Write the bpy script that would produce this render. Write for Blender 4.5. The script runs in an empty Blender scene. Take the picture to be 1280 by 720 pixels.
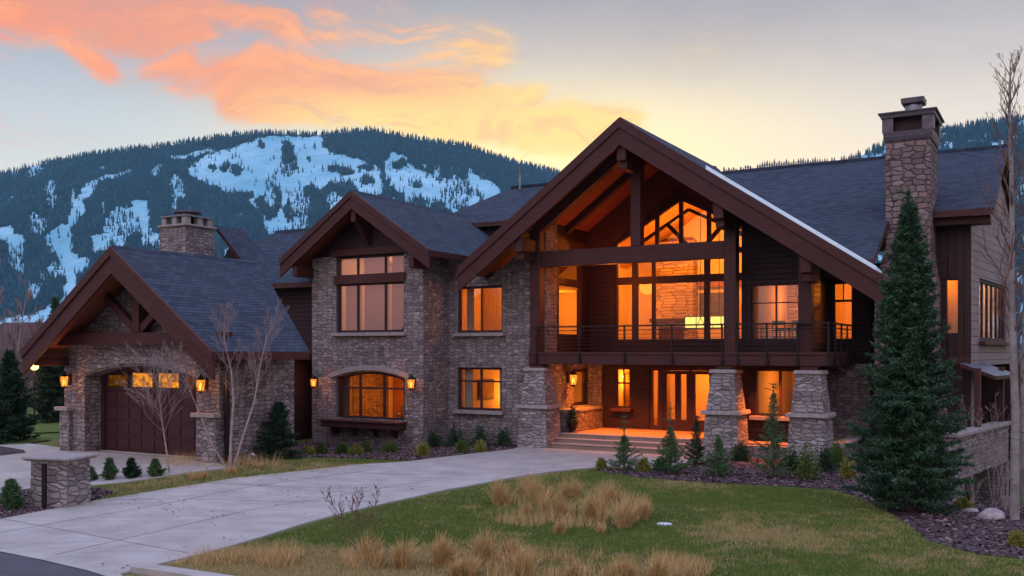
import bpy, bmesh, math, random
import numpy as np
from mathutils import Vector, Matrix
R = math.radians
C = bpy.context.scene.collection
sc = bpy.context.scene
random.seed(7)

# ------------------------------------------------------------------ camera
H = 3.4; F = 1200.0; HZ = 440.0
cam = bpy.data.cameras.new('camera'); camo = bpy.data.objects.new('camera', cam); C.objects.link(camo)
cam.sensor_width = 36; cam.lens = 36*F/1280; cam.shift_y = 0.0625
cam.clip_start = 0.1; cam.clip_end = 20000
camo.location = (0, 0, H); camo.rotation_euler = (R(90), 0, 0)
sc.camera = camo
sc.view_settings.view_transform = 'Standard'; sc.view_settings.look = 'None'
sc.view_settings.exposure = 0.08; sc.view_settings.gamma = 1.0
sc.cycles.use_denoising = True
sc.cycles.max_bounces = 7; sc.cycles.diffuse_bounces = 3; sc.cycles.glossy_bounces = 2
sc.cycles.transparent_max_bounces = 12; sc.cycles.volume_bounces = 0
sc.cycles.caustics_reflective = False; sc.cycles.caustics_refractive = False
sc.cycles.sample_clamp_indirect = 6

def lin(c):
    return tuple(((x/255)/12.92 if x/255 <= .04045 else ((x/255+.055)/1.055)**2.4) for x in c)

# ------------------------------------------------------------------ node helpers
class NT:
    def __init__(s, nt): s.nt = nt
    def n(s, t, ins=None, **kw):
        nd = s.nt.nodes.new(t)
        for k, v in kw.items(): setattr(nd, k, v)
        for k, v in (ins or {}).items():
            sock = nd.inputs[k]
            if isinstance(v, bpy.types.NodeSocket): s.nt.links.new(v, sock)
            else: sock.default_value = v
        return nd
    def link(s, a, b): s.nt.links.new(a, b)
    def math(s, op, a, b=0.0, c=0.0, clamp=False):
        nd = s.n('ShaderNodeMath', operation=op, use_clamp=clamp)
        for i, v in enumerate((a, b, c)):
            if isinstance(v, bpy.types.NodeSocket): s.link(v, nd.inputs[i])
            else: nd.inputs[i].default_value = v
        return nd.outputs[0]
    def mix(s, f, a, b, mode='MIX'):
        nd = s.n('ShaderNodeMix', data_type='RGBA', blend_type=mode)
        for i, v in ((0, f), (6, a), (7, b)):
            if isinstance(v, bpy.types.NodeSocket): s.link(v, nd.inputs[i])
            elif i == 0: nd.inputs[0].default_value = v
            else: nd.inputs[i].default_value = (*v[:3], 1)
        return nd.outputs[2]
    def ramp(s, f, stops, interp='LINEAR'):
        nd = s.n('ShaderNodeValToRGB'); s.link(f, nd.inputs[0]); cr = nd.color_ramp; cr.interpolation = interp
        while len(cr.elements) < len(stops): cr.elements.new(0.5)
        for e, (p, c) in zip(cr.elements, stops):
            e.position = p; e.color = (*(c if hasattr(c, '__len__') else (c, c, c)), 1)
        return nd.outputs[0]
    def mr(s, v, a, b, c=0.0, d=1.0, smooth=False):
        nd = s.n('ShaderNodeMapRange', interpolation_type='SMOOTHSTEP' if smooth else 'LINEAR')
        s.link(v, nd.inputs[0])
        for i, x in enumerate((a, b, c, d)): nd.inputs[1+i].default_value = x
        return nd.outputs[0]

# ------------------------------------------------------------------ world: dusk sky
world = bpy.data.worlds.new('World'); sc.world = world; world.use_nodes = True
def build_world():
    nt = world.node_tree; nt.nodes.clear(); k = NT(nt)
    tc = k.n('ShaderNodeTexCoord'); sep = k.n('ShaderNodeSeparateXYZ', {0: tc.outputs['Generated']})
    x, y, z = sep.outputs
    # angles
    az = k.math('ARCTAN2', x, y)                 # 0 = +Y, + to the right
    el = k.math('ARCSINE', z)
    # base vertical gradients left / right
    gl = k.ramp(k.mr(el, 0, .9), [(0, lin((238, 226, 205))), (.12, lin((226, 224, 212))), (.24, lin((188, 198, 206))), (.36, lin((140, 148, 165))), (.6, lin((112, 118, 160))), (1, lin((95, 110, 165)))])
    gr = k.ramp(k.mr(el, 0, .9), [(0, lin((252, 238, 214))), (.16, lin((243, 226, 208))), (.24, lin((222, 210, 202))), (.31, lin((190, 182, 182))), (.40, lin((146, 148, 158))), (.6, lin((112, 118, 160))), (1, lin((95, 110, 165)))])
    base = k.mix(k.mr(az, -.42, .1, smooth=True), gl, gr)
    # yellow afterglow above the ridge
    def gauss(ca, ce, wa, we):
        a = k.math('DIVIDE', k.math('SUBTRACT', az, ca), wa); e = k.math('DIVIDE', k.math('SUBTRACT', el, ce), we)
        q = k.math('ADD', k.math('MULTIPLY', a, a), k.math('MULTIPLY', e, e))
        return k.math('EXPONENT', k.math('MULTIPLY', q, -1.0))
    base = k.mix(k.math('MULTIPLY', gauss(.04, .2, .26, .075), .85), base, lin((255, 242, 168)))
    # clouds: streaky, twice warped noise in (az, el)
    comb = k.n('ShaderNodeCombineXYZ', {0: az, 1: el, 2: 0.0})
    def warp(vec, sc_, amt, det=3.0):
        w = k.n('ShaderNodeTexNoise', {'Vector': vec, 'Scale': sc_, 'Detail': det})
        wv = k.n('ShaderNodeVectorMath', {0: w.outputs['Color'], 1: (.5, .5, .5)}, operation='SUBTRACT')
        ws = k.n('ShaderNodeVectorMath', {0: wv.outputs[0]}, operation='SCALE'); ws.inputs['Scale'].default_value = amt
        return k.n('ShaderNodeVectorMath', {0: vec, 1: ws.outputs[0]}, operation='ADD').outputs[0]
    wa = warp(warp(comb.outputs[0], 4.0, .16), 14.0, .045, 4.0)
    def field(rot, sx_, sy_, loc, det, rough):
        mp = k.n('ShaderNodeMapping', {'Vector': wa, 'Rotation': (0, 0, R(rot)), 'Scale': (sx_, sy_, 1), 'Location': loc})
        return k.n('ShaderNodeTexNoise', {'Vector': mp.outputs[0], 'Scale': 1.0, 'Detail': det, 'Roughness': rough}).outputs[0]
    big = field(16, 4.2, 15.0, (6.1, 2.2, 0), 5.0, .55); fine = field(20, 13, 60, (.2, 1.7, 0), 8.0, .64)
    dens = k.math('ADD', k.math('MULTIPLY', big, .68), k.math('MULTIPLY', fine, .32))
    def seg(a0, e0, a1, e1, w):
        dx, dy = a1-a0, e1-e0; L = math.hypot(dx, dy); dx /= L; dy /= L
        px = k.math('SUBTRACT', az, a0); py = k.math('SUBTRACT', el, e0)
        t = k.math('ADD', k.math('MULTIPLY', px, dx), k.math('MULTIPLY', py, dy))
        tcl = k.math('MINIMUM', k.math('MAXIMUM', t, 0), L)
        qx = k.math('SUBTRACT', px, k.math('MULTIPLY', tcl, dx)); qy = k.math('SUBTRACT', py, k.math('MULTIPLY', tcl, dy))
        d = k.math('SQRT', k.math('ADD', k.math('MULTIPLY', qx, qx), k.math('MULTIPLY', qy, qy)))
        return k.math('EXPONENT', k.math('MULTIPLY', k.math('POWER', k.math('DIVIDE', d, w), 2.0), -1.0))
    m1 = seg(-.62, .315, -.34, .318, .058); m2 = seg(-.36, .285, -.05, .27, .036); m2b = seg(-.34, .335, -.02, .305, .034)
    m3 = k.math('MULTIPLY', seg(-.28, .245, .12, .228, .024), 1.15); m4 = seg(-.47, .30, -.40, .265, .022); m5 = seg(-.12, .25, .02, .262, .02)
    mm = k.math('MAXIMUM', k.math('MAXIMUM', k.math('MULTIPLY', m1, 1.25), k.math('MULTIPLY', m2, .95)), k.math('MAXIMUM', k.math('MULTIPLY', m2b, .9), k.math('MAXIMUM', m3, k.math('MAXIMUM', m4, m5))))
    thr = k.math('SUBTRACT', .66, k.math('MULTIPLY', mm, .29))
    cov = k.math('ADD', k.math('MULTIPLY', k.mr(k.math('SUBTRACT', dens, thr), -.12, .16, smooth=True), .55), k.math('MULTIPLY', k.mr(k.math('SUBTRACT', dens, thr), -.02, .11, smooth=True), .45))
    ccol = k.ramp(k.mr(az, -.55, .08), [(0, lin((255, 126, 58))), (.4, lin((255, 142, 72))), (.7, lin((255, 176, 98))), (.92, lin((255, 224, 120))), (1, lin((255, 236, 140)))])
    ccol = k.mix(k.math('MULTIPLY', k.mr(el, .272, .235, smooth=True), k.mr(az, -.32, -.16)), ccol, lin((255, 226, 118)))
    ccol = k.mix(k.mr(fine, .62, .40, 0, .55), ccol, lin((214, 146, 118)))
    ccol = k.mix(k.mr(fine, .50, .68, 0, .5), ccol, lin((255, 176, 112)))
    sky = k.mix(k.math('MULTIPLY', cov, .93, clamp=True), base, ccol)
    cn_out = big
    # thin grey violet veil high up
    vn = k.mr(cn_out, .4, .65)
    veil = k.math('MULTIPLY', k.math('MULTIPLY', vn, k.mr(el, .24, .36)), .45)
    sky = k.mix(veil, sky, lin((140, 136, 152)))
    # rest of the dome: lavender east sky
    ramp_b = k.ramp(k.mr(el, 0, 1.5), [(0, (.46, .36, .38)), (.2, (.62, .51, .56)), (.42, (.68, .70, 1.02)), (1, (.72, .84, 1.34))])
    sky = k.mix(k.mr(y, .35, -.1, smooth=True), sky, ramp_b)
    sky = k.mix(k.mr(el, .5, .9, smooth=True), sky, (.72, .84, 1.34))
    # Nishita twilight contribution
    st = k.n('ShaderNodeTexSky', sky_type='NISHITA', sun_disc=False, sun_elevation=R(1.0), sun_rotation=R(4))
    bg1 = k.n('ShaderNodeBackground', {'Color': sky, 'Strength': 1.12})
    bg2 = k.n('ShaderNodeBackground', {'Color': st.outputs[0], 'Strength': 0.05})
    add = k.n('ShaderNodeAddShader', {0: bg1.outputs[0], 1: bg2.outputs[0]})
    out = k.n('ShaderNodeOutputWorld', {'Surface': bg1.outputs[0]})
    k.link(add.outputs[0], out.inputs['Surface'])
    world.cycles.sampling_method = 'AUTOMATIC'
build_world()

sun = bpy.data.lights.new('sun', 'SUN'); suno = bpy.data.objects.new('sun', sun); C.objects.link(suno)
sun.energy = 0.5; sun.angle = R(60); sun.color = (1.0, .86, .9)
d = Vector((.45, .75, -.62)); suno.rotation_euler = d.to_track_quat('-Z', 'Y').to_euler()

# ------------------------------------------------------------------ materials
def mat(name, fn):
    m = bpy.data.materials.new(name); m.use_nodes = True; m.node_tree.nodes.clear()
    k = NT(m.node_tree); out = k.n('ShaderNodeOutputMaterial'); sh = fn(k)
    k.link(sh, out.inputs['Surface']); return m
def pbsdf(k, col, rough=.8, bump=None, spec=.3, metal=0.0, dist=.01, strength=1.0, **kw):
    ins = {'Base Color': col if isinstance(col, bpy.types.NodeSocket) else (*col, 1), 'Roughness': rough, 'Metallic': metal, 'Specular IOR Level': spec}
    ins.update(kw)
    p = k.n('ShaderNodeBsdfPrincipled', ins)
    if bump is not None:
        b = k.n('ShaderNodeBump', {'Height': bump, 'Distance': dist, 'Strength': strength}); k.link(b.outputs[0], p.inputs['Normal'])
    return p.outputs[0]
def uvn(k, sx=1, sy=1, loc=(0, 0, 0)):
    return k.n('ShaderNodeMapping', {'Vector': k.n('ShaderNodeUVMap').outputs[0], 'Scale': (sx, sy, 1), 'Location': loc}).outputs[0]
def objc(k): return k.n('ShaderNodeTexCoord').outputs['Object']
def noise(k, vec, scale, detail=3, rough=.5): return k.n('ShaderNodeTexNoise', {'Vector': vec, 'Scale': scale, 'Detail': float(detail), 'Roughness': rough}).outputs[0]

def stone_mat(name, sx, sy, cols, mortar=(.05, .04, .042), bumpd=.035):
    def fn(k):
        uv = uvn(k)
        nz = k.n('ShaderNodeTexNoise', {'Vector': uv, 'Scale': 5.0, 'Detail': 3.0})
        v1 = k.n('ShaderNodeVectorMath', {0: nz.outputs['Color'], 1: (.5, .5, .5)}, operation='SUBTRACT')
        v2 = k.n('ShaderNodeVectorMath', {0: v1.outputs[0]}, operation='SCALE'); v2.inputs['Scale'].default_value = .07
        v3 = k.n('ShaderNodeVectorMath', {0: uv, 1: v2.outputs[0]}, operation='ADD')
        m = k.n('ShaderNodeMapping', {'Vector': v3.outputs[0], 'Scale': (sx, sy, 1)})
        f = k.n('ShaderNodeTexVoronoi', {'Vector': m.outputs[0], 'Scale': 1.0, 'Randomness': .78}, voronoi_dimensions='2D', feature='F1', distance='CHEBYCHEV')
        f2 = k.n('ShaderNodeTexVoronoi', {'Vector': m.outputs[0], 'Scale': 1.0, 'Randomness': .78}, voronoi_dimensions='2D', feature='F2', distance='CHEBYCHEV')
        ed = k.math('MULTIPLY', k.math('SUBTRACT', f2.outputs['Distance'], f.outputs['Distance']), .5)
        cs = k.n('ShaderNodeSeparateColor', {0: f.outputs['Color']})
        fine = noise(k, uv, 22, 5, .65)
        big = noise(k, uv, .7, 2)
        col = k.ramp(cs.outputs[0], [(0, cols[0]), (.3, cols[1]), (.6, cols[2]), (.85, cols[3]), (1, cols[4])])
        col = k.mix(k.mr(fine, .3, .7, 0, 1), k.mix(1.0, col, (.62, .6, .6), 'MULTIPLY'), col)
        col = k.mix(k.mr(big, .35, .7, 0, .35), col, k.mix(1.0, col, (.7, .62, .6), 'MULTIPLY'))
        stx = k.n('ShaderNodeMapping', {'Vector': uv, 'Scale': (1.6, .22, 1)}).outputs[0]
        col = k.mix(k.mr(noise(k, stx, 1.0, 5, .65), .50, .70, 0, .35), col, k.mix(1.0, col, (.55, .52, .5), 'MULTIPLY'))
        mk = k.mr(ed, .005, .055, smooth=True)
        col = k.mix(mk, mortar, col)
        h = k.math('ADD', k.mr(ed, 0, .14, 0, .8, smooth=True), k.math('ADD', k.math('MULTIPLY', cs.outputs[1], .35), k.math('MULTIPLY', fine, .45)))
        return pbsdf(k, col, .92, h, .2, dist=bumpd, strength=1.0)
    return mat(name, fn)
SC = [(.22, .18, .182), (.31, .26, .262), (.36, .305, .305), (.40, .335, .33), (.50, .44, .44)]
M = {}
M['stone'] = stone_mat('stone', 3.9, 8.2, SC, mortar=(.085, .07, .072), bumpd=.03)
M['stone_big'] = stone_mat('stone_large', 2.9, 5.4, [(.2, .13, .13), (.27, .19, .18), (.33, .23, .22), (.37, .25, .235), (.42, .32, .31)], bumpd=.05)
M['stone_light'] = stone_mat('stone_light', 3.1, 8.4, [(.25, .21, .21), (.36, .31, .30), (.42, .37, .36), (.46, .40, .38), (.55, .50, .49)], mortar=(.13, .11, .115), bumpd=.04)
def capfn(k):
    o = objc(k); n = noise(k, o, 9, 5, .6); return pbsdf(k, k.ramp(n, [(.3, (.24, .2, .19)), (.7, (.38, .33, .32))]), .85, n, dist=.015)
M['cap'] = mat('capstone', capfn)

def woodfn(c1, c2, rough=.6, plank=None, vert=False):
    def fn(k):
        uv = uvn(k); g = uvn(k, 1.2, 26)
        if vert: g = uvn(k, 26, 1.2)
        n = noise(k, g, 1.0, 4, .6); n2 = noise(k, uv, .9, 2)
        col = k.mix(k.mr(n, .3, .7), c1, c2); col = k.mix(k.mr(n2, .35, .7, 0, .4), col, k.mix(1.0, col, (.6, .58, .62), 'MULTIPLY'))
        h = n
        if plank:
            sp = k.n('ShaderNodeSeparateXYZ', {0: uv}); a = sp.outputs[0 if vert else 1]
            fr = k.math('FRACT', k.math('DIVIDE', a, plank))
            gr = k.math('MULTIPLY', k.mr(fr, 0, .07), k.mr(fr, 1.0, .93))
            cell = k.math('FLOOR', k.math('DIVIDE', a, plank))
            wn = k.n('ShaderNodeTexWhiteNoise', {'W': cell}, noise_dimensions='1D').outputs[0]
            col = k.mix(k.math('MULTIPLY', wn, .35), col, k.mix(1.0, col, (.55, .5, .55), 'MULTIPLY'))
            col = k.mix(gr, k.mix(1.0, col, (.2, .2, .2), 'MULTIPLY'), col)
            h = k.math('ADD', k.math('MULTIPLY', n, .2), gr)
        return pbsdf(k, col, rough, h, .3, dist=.008 if not plank else .015, strength=.8)
    return fn
M['timber'] = mat('stained_timber', woodfn((.050, .0135, .013), (.084, .026, .023)))
M['siding'] = mat('dark_siding', woodfn((.025, .009, .011), (.042, .015, .017), plank=.18))
M['siding_v'] = mat('board_siding', woodfn((.036, .013, .014), (.056, .021, .022), plank=.24, vert=True))
M['siding_grey'] = mat('grey_siding', woodfn((.22, .16, .18), (.32, .245, .26), plank=.26))
M['soffit'] = mat('plank_soffit', woodfn((.26, .07, .03), (.36, .11, .05), plank=.14))
M['door_wood'] = mat('garage_door_wood', woodfn((.042, .0125, .015), (.06, .019, .021)))
M['frame'] = mat('window_frame', woodfn((.035, .014, .018), (.055, .024, .028)))
M['floor_in'] = mat('wood_floor', woodfn((.3, .15, .07), (.42, .22, .11), plank=.12))
M['deckboard'] = mat('deck_board', woodfn((.16, .1, .09), (.22, .14, .12), plank=.14))

def shingle(k):
    uv = uvn(k)
    b = k.n('ShaderNodeTexBrick', {'Vector': uv, 'Color1': (.018, .029, .048, 1), 'Color2': (.052, .070, .105, 1), 'Mortar': (.02, .02, .028, 1), 'Scale': 1.0,
        'Mortar Size': .012, 'Mortar Smooth': .3, 'Bias': 0.0, 'Brick Width': .30, 'Row Height': .15}, offset=.5, squash=1.0)
    sp = k.n('ShaderNodeSeparateXYZ', {0: uv}); fr = k.math('FRACT', k.math('DIVIDE', sp.outputs[1], .15))
    n = noise(k, uv, 14, 4, .6); n2 = noise(k, uv, .45, 3)
    col = k.mix(k.mr(n, .3, .7, 0, .6), b.outputs[0], k.mix(1.0, b.outputs[0], (.6, .6, .62), 'MULTIPLY'))
    col = k.mix(k.mr(n2, .35, .7, 0, .4), col, (.05, .062, .088))
    col = k.mix(k.mr(fr, .86, .97), col, (.02, .02, .03))
    h = k.math('ADD', k.math('SUBTRACT', 1.0, fr), k.math('MULTIPLY', k.math('SUBTRACT', 1.0, b.outputs['Fac']), .5))
    h = k.math('ADD', h, k.math('MULTIPLY', n, .35))
    return pbsdf(k, col, .85, h, .25, dist=.03)
M['shingle'] = mat('roof_shingles', shingle)

def simple(name, c, rough=.7, metal=0.0, ns=8, amt=.25, bump=.004, spec=.3):
    def fn(k):
        n = noise(k, objc(k), ns, 4, .6)
        col = k.mix(k.mr(n, .3, .7, 0, 1), tuple(x*(1-amt) for x in c), tuple(min(1, x*(1+amt)) for x in c))
        return pbsdf(k, col, rough, n, spec, metal, dist=bump)
    return mat(name, fn)
M['metal'] = simple('dark_metal', (.03, .022, .024), .45, .6)
M['metal_grey'] = simple('grey_metal', (.2, .21, .25), .4, .8)
M['copper'] = simple('chimney_hood', (.12, .10, .12), .5, .7)
M['plaster'] = simple('warm_plaster', (.78, .66, .5), .8, amt=.04)
M['plaster_dim'] = simple('tan_plaster', (.6, .42, .28), .8, amt=.1)
M['ceil_in'] = mat('wood_ceiling', woodfn((.5, .27, .12), (.62, .36, .18), plank=.14))
M['stone_in'] = stone_mat('interior_stone', 1.6, 7.5, [(.5, .4, .3), (.6, .48, .36), (.68, .55, .42), (.72, .6, .46), (.8, .7, .55)], mortar=(.22, .16, .1))
M['dark_in'] = simple('dark_furniture', (.06, .035, .025), .5)
M['fabric'] = simple('upholstery', (.35, .22, .14), .9)
M['curtain'] = mat('curtain', lambda k: pbsdf(k, (.75, .6, .45), .9, k.n('ShaderNodeTexWave', {'Vector': uvn(k), 'Scale': 3.0, 'Distortion': 1.0}).outputs[1], .1, dist=.04))
M['blind'] = simple('blind', (.85, .6, .52), .9, amt=.05)
M['picture'] = simple('canvas', (.45, .3, .2), .8)
M['boulder'] = simple('boulder_stone', (.36, .30, .31), .9, ns=5, amt=.35, bump=.03)
M['white'] = simple('white_stone', (.6, .6, .62), .8, ns=6)
def snowfn(k):
    n = noise(k, objc(k), 3, 5, .6); return pbsdf(k, k.ramp(n, [(.3, (.66, .84, .94)), (.7, (.78, .92, .98))]), .6, n, dist=.03)  # pale blue of the skylight put into the snow colour
M['snow'] = mat('snow', snowfn)
def glassfn(tint=(1, 1, 1), boost=1.0):
    def fn(k):
        fr = k.n('ShaderNodeFresnel', {'IOR': 1.5}).outputs[0]
        t = k.n('ShaderNodeBsdfTransparent', {'Color': (*tint, 1)}); g = k.n('ShaderNodeBsdfGlossy', {'Color': (1, 1, 1, 1), 'Roughness': .02})
        nz = noise(k, uvn(k), 1.3, 1); b = k.n('ShaderNodeBump', {'Height': nz, 'Distance': .01, 'Strength': .3}); k.link(b.outputs[0], g.inputs['Normal'])
        return k.n('ShaderNodeMixShader', {0: k.math('MULTIPLY', fr, boost, clamp=True), 1: t.outputs[0], 2: g.outputs[0]}).outputs[0]
    return fn
M['glass'] = mat('window_glass', glassfn((.95, .95, .95)))
M['glass_coated'] = mat('coated_glass', glassfn((.85, .82, .82), 3.6))
def emis(name, c, s, tex=None):
    def fn(k):
        col = (*c, 1)
        if tex: col = tex(k)
        return k.n('ShaderNodeEmission', {'Color': col, 'Strength': s}).outputs[0]
    return mat(name, fn)
M['lamp'] = emis('lamp_glow', (1, .5, .12), 6.0)
M['shade'] = emis('lit_lampshade', (1, .52, .12), 1.3)
M['chandelier'] = emis('chandelier_shade', (1, .74, .16), 1.35)
def seedy(k):
    v = k.n('ShaderNodeTexVoronoi', {'Vector': uvn(k), 'Scale': 13.0}).outputs[0]
    n = noise(k, uvn(k), 5, 3)
    return k.mix(k.math('MULTIPLY', k.mr(v, .05, .6), k.mr(n, .3, .6)), (.22, .045, .004), (1, .36, .03))
M['seedy'] = emis('backlit_seeded_glass', (1, .4, .05), 1.15, seedy)
M['seedy_dim'] = emis('dim_seeded_glass', (1, .4, .05), .14, seedy)
def lantglass(k):
    t = k.n('ShaderNodeBsdfTransparent', {'Color': (1, .75, .4, 1)}); e = k.n('ShaderNodeEmission', {'Color': (1, .33, .04, 1), 'Strength': 1.6})
    return k.n('ShaderNodeMixShader', {0: .55, 1: t.outputs[0], 2: e.outputs[0]}).outputs[0]
M['lantern_glass'] = mat('lantern_glass', lantglass)

def concrete(base, sc_=1.0):
    def fn(k):
        o = objc(k); n = noise(k, o, 1.1, 5, .6); f = noise(k, o, 60, 3, .7)
        s = k.n('ShaderNodeMapping', {'Vector': o, 'Rotation': (0, 0, R(-40)), 'Scale': (.35, 3.0, 1)}).outputs[0]; st = noise(k, s, 1.0, 4, .6)
        col = k.mix(k.mr(n, .3, .7), tuple(x*.74 for x in base), tuple(x*1.1 for x in base))
        col = k.mix(k.mr(st, .45, .7, 0, .45), col, tuple(x*.62 for x in base))
        sp = noise(k, o, .35, 6, .7); col = k.mix(k.mr(sp, .52, .68, 0, .4), col, tuple(x*.55 for x in base))
        col = k.mix(k.mr(f, .35, .65, 0, .25), col, tuple(x*.6 for x in base))
        vo = k.n('ShaderNodeTexNoise', {'Vector': o, 'Scale': 2.7, 'Detail': 8.0, 'Roughness': .75}).outputs[0]; col = k.mix(k.mr(vo, .62, .72, 0, .45), col, tuple(x*.45 for x in base))
        cr = k.n('ShaderNodeTexVoronoi', {'Vector': k.n('ShaderNodeVectorMath', {0: o, 1: k.n('ShaderNodeTexNoise', {'Vector': o, 'Scale': 1.5, 'Detail': 4.0}).outputs['Color']}, operation='ADD').outputs[0], 'Scale': .22}, feature='DISTANCE_TO_EDGE').outputs[0]
        col = k.mix(k.mr(cr, .0035, .0, 0, .6), col, tuple(x*.35 for x in base))
        return pbsdf(k, col, .85, k.math('ADD', f, n), .25, dist=.004)
    return fn
M['concrete'] = mat('driveway_concrete', concrete((.47, .425, .395)))
M['asphalt'] = mat('asphalt', concrete((.10, .095, .11)))
M['flag'] = mat('porch_flagstone', concrete((.38, .25, .19)))
M['joint'] = simple('joint', (.24, .21, .205), .9)
GRN = [(.062, .092, .018), (.12, .17, .036)]; TAN = [(.20, .15, .06), (.34, .26, .12)]
def lawnfn(blade):
    def fn(k):
        o = objc(k); at = k.n('ShaderNodeAttribute', attribute_name='dry').outputs['Fac']
        n = noise(k, o, 2.6, 5, .65); f = noise(k, o, 40 if not blade else 9, 3, .7)
        g = k.mix(k.mr(f, .3, .7), GRN[0], GRN[1]); t = k.mix(k.mr(f, .3, .7), TAN[0], TAN[1])
        if blade:
            rr = k.n('ShaderNodeNewGeometry').outputs['Random Per Island']
            g = k.mix(rr, (.075, .125, .024), (.19, .25, .06)); t = k.mix(rr, (.26, .20, .08), (.54, .42, .20))
            n = k.math('ADD', n, k.math('MULTIPLY', k.math('SUBTRACT', rr, .5), .3))
        a = k.mr(k.math('ADD', at, k.math('MULTIPLY', k.math('SUBTRACT', n, .5), 1.6)), .25, .75, smooth=True)
        return pbsdf(k, k.mix(a, g, t), .9, f, .15, dist=.02)
    return fn
M['lawn'] = mat('lawn_soil_and_grass', lawnfn(False)); M['blade'] = mat('grass_blades', lawnfn(True))
def mulchfn(k):
    o = objc(k); v = k.n('ShaderNodeTexVoronoi', {'Vector': o, 'Scale': 16.0}); n = noise(k, o, 1.2, 3)
    cs = k.n('ShaderNodeSeparateColor', {0: v.outputs['Color']})
    c = k.ramp(cs.outputs[0], [(0, (.035, .02, .024)), (.5, (.09, .055, .062)), (.9, (.15, .095, .10)), (1, (.25, .16, .15))])
    c = k.mix(k.mr(n, .3, .7), k.mix(1.0, c, (.6, .6, .6), 'MULTIPLY'), c)
    return pbsdf(k, c, .9, v.outputs[0], .2, dist=.05)
M['mulch'] = mat('bark_mulch', mulchfn)
def chipfn(k):
    rr = k.n('ShaderNodeNewGeometry').outputs['Random Per Island']
    return pbsdf(k, k.ramp(rr, [(0, (.05, .03, .035)), (.5, (.12, .075, .085)), (.85, (.20, .13, .14)), (1, (.30, .17, .13))]), .85)
M['chip'] = mat('mulch_chips', chipfn)
def leafm(name, a, b, c=None, ns=3.0, trans=0.0):
    def fn(k):
        rr = k.n('ShaderNodeNewGeometry').outputs['Random Per Island']; n = noise(k, objc(k), ns, 3, .6)
        f = k.math('ADD', k.math('MULTIPLY', rr, .5), k.math('MULTIPLY', n, .6))
        st = [(.2, a), (.8, b)]
        if c: st = [(.15, a), (.6, b), (.9, c)]
        return pbsdf(k, k.ramp(f, st), .7, spec=.2)
    return mat(name, fn)
M['spruce'] = leafm('spruce_needles', (.014, .040, .020), (.042, .095, .048), (.11, .19, .11))
M['spruce_dark'] = leafm('dark_needles', (.008, .022, .012), (.02, .05, .026), (.05, .09, .05))
M['spruce_green'] = leafm('green_needles', (.025, .065, .022), (.065, .14, .05), (.15, .24, .10))
M['shrub'] = leafm('shrub_leaves', (.03, .065, .015), (.09, .14, .03), (.19, .22, .05), 5)
M['shrub_dark'] = leafm('dark_shrub_leaves', (.012, .035, .012), (.03, .07, .025), (.06, .11, .04), 5)
M['shrub_yellow'] = leafm('yellow_shrub_leaves', (.1, .11, .02), (.25, .24, .05), (.4, .36, .1), 5)
M['tan_grass'] = leafm('dry_grass', (.28, .165, .06), (.58, .38, .16), (.80, .58, .30), 4)
M['bark'] = simple('brown_bark', (.11, .075, .06), .9, ns=12, amt=.5, bump=.02)
M['bark_pale'] = simple('pale_bark', (.34, .26, .24), .85, ns=10, amt=.4, bump=.01)
def aspen(k):
    o = objc(k); m = k.n('ShaderNodeMapping', {'Vector': o, 'Scale': (5, 5, 22)}).outputs[0]; n = noise(k, m, 1.0, 5, .7); b = noise(k, o, 2.2, 4, .6)
    col = k.mix(k.mr(b, .35, .65), (.20, .165, .15), (.34, .30, .29)); col = k.mix(k.mr(n, .60, .70), col, (.04, .032, .03))
    return pbsdf(k, col, .85, n, .2, dist=.02)
M['bark_grey'] = mat('aspen_bark', aspen)
M['twig'] = simple('twigs', (.17, .095, .075), .9, ns=3, amt=.3)
M['twig_pale'] = simple('pale_twigs', (.30, .22, .21), .9, ns=3, amt=.3)
M['brush'] = leafm('brush_twigs', (.08, .055, .05), (.16, .11, .10), (.25, .17, .15))

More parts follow.
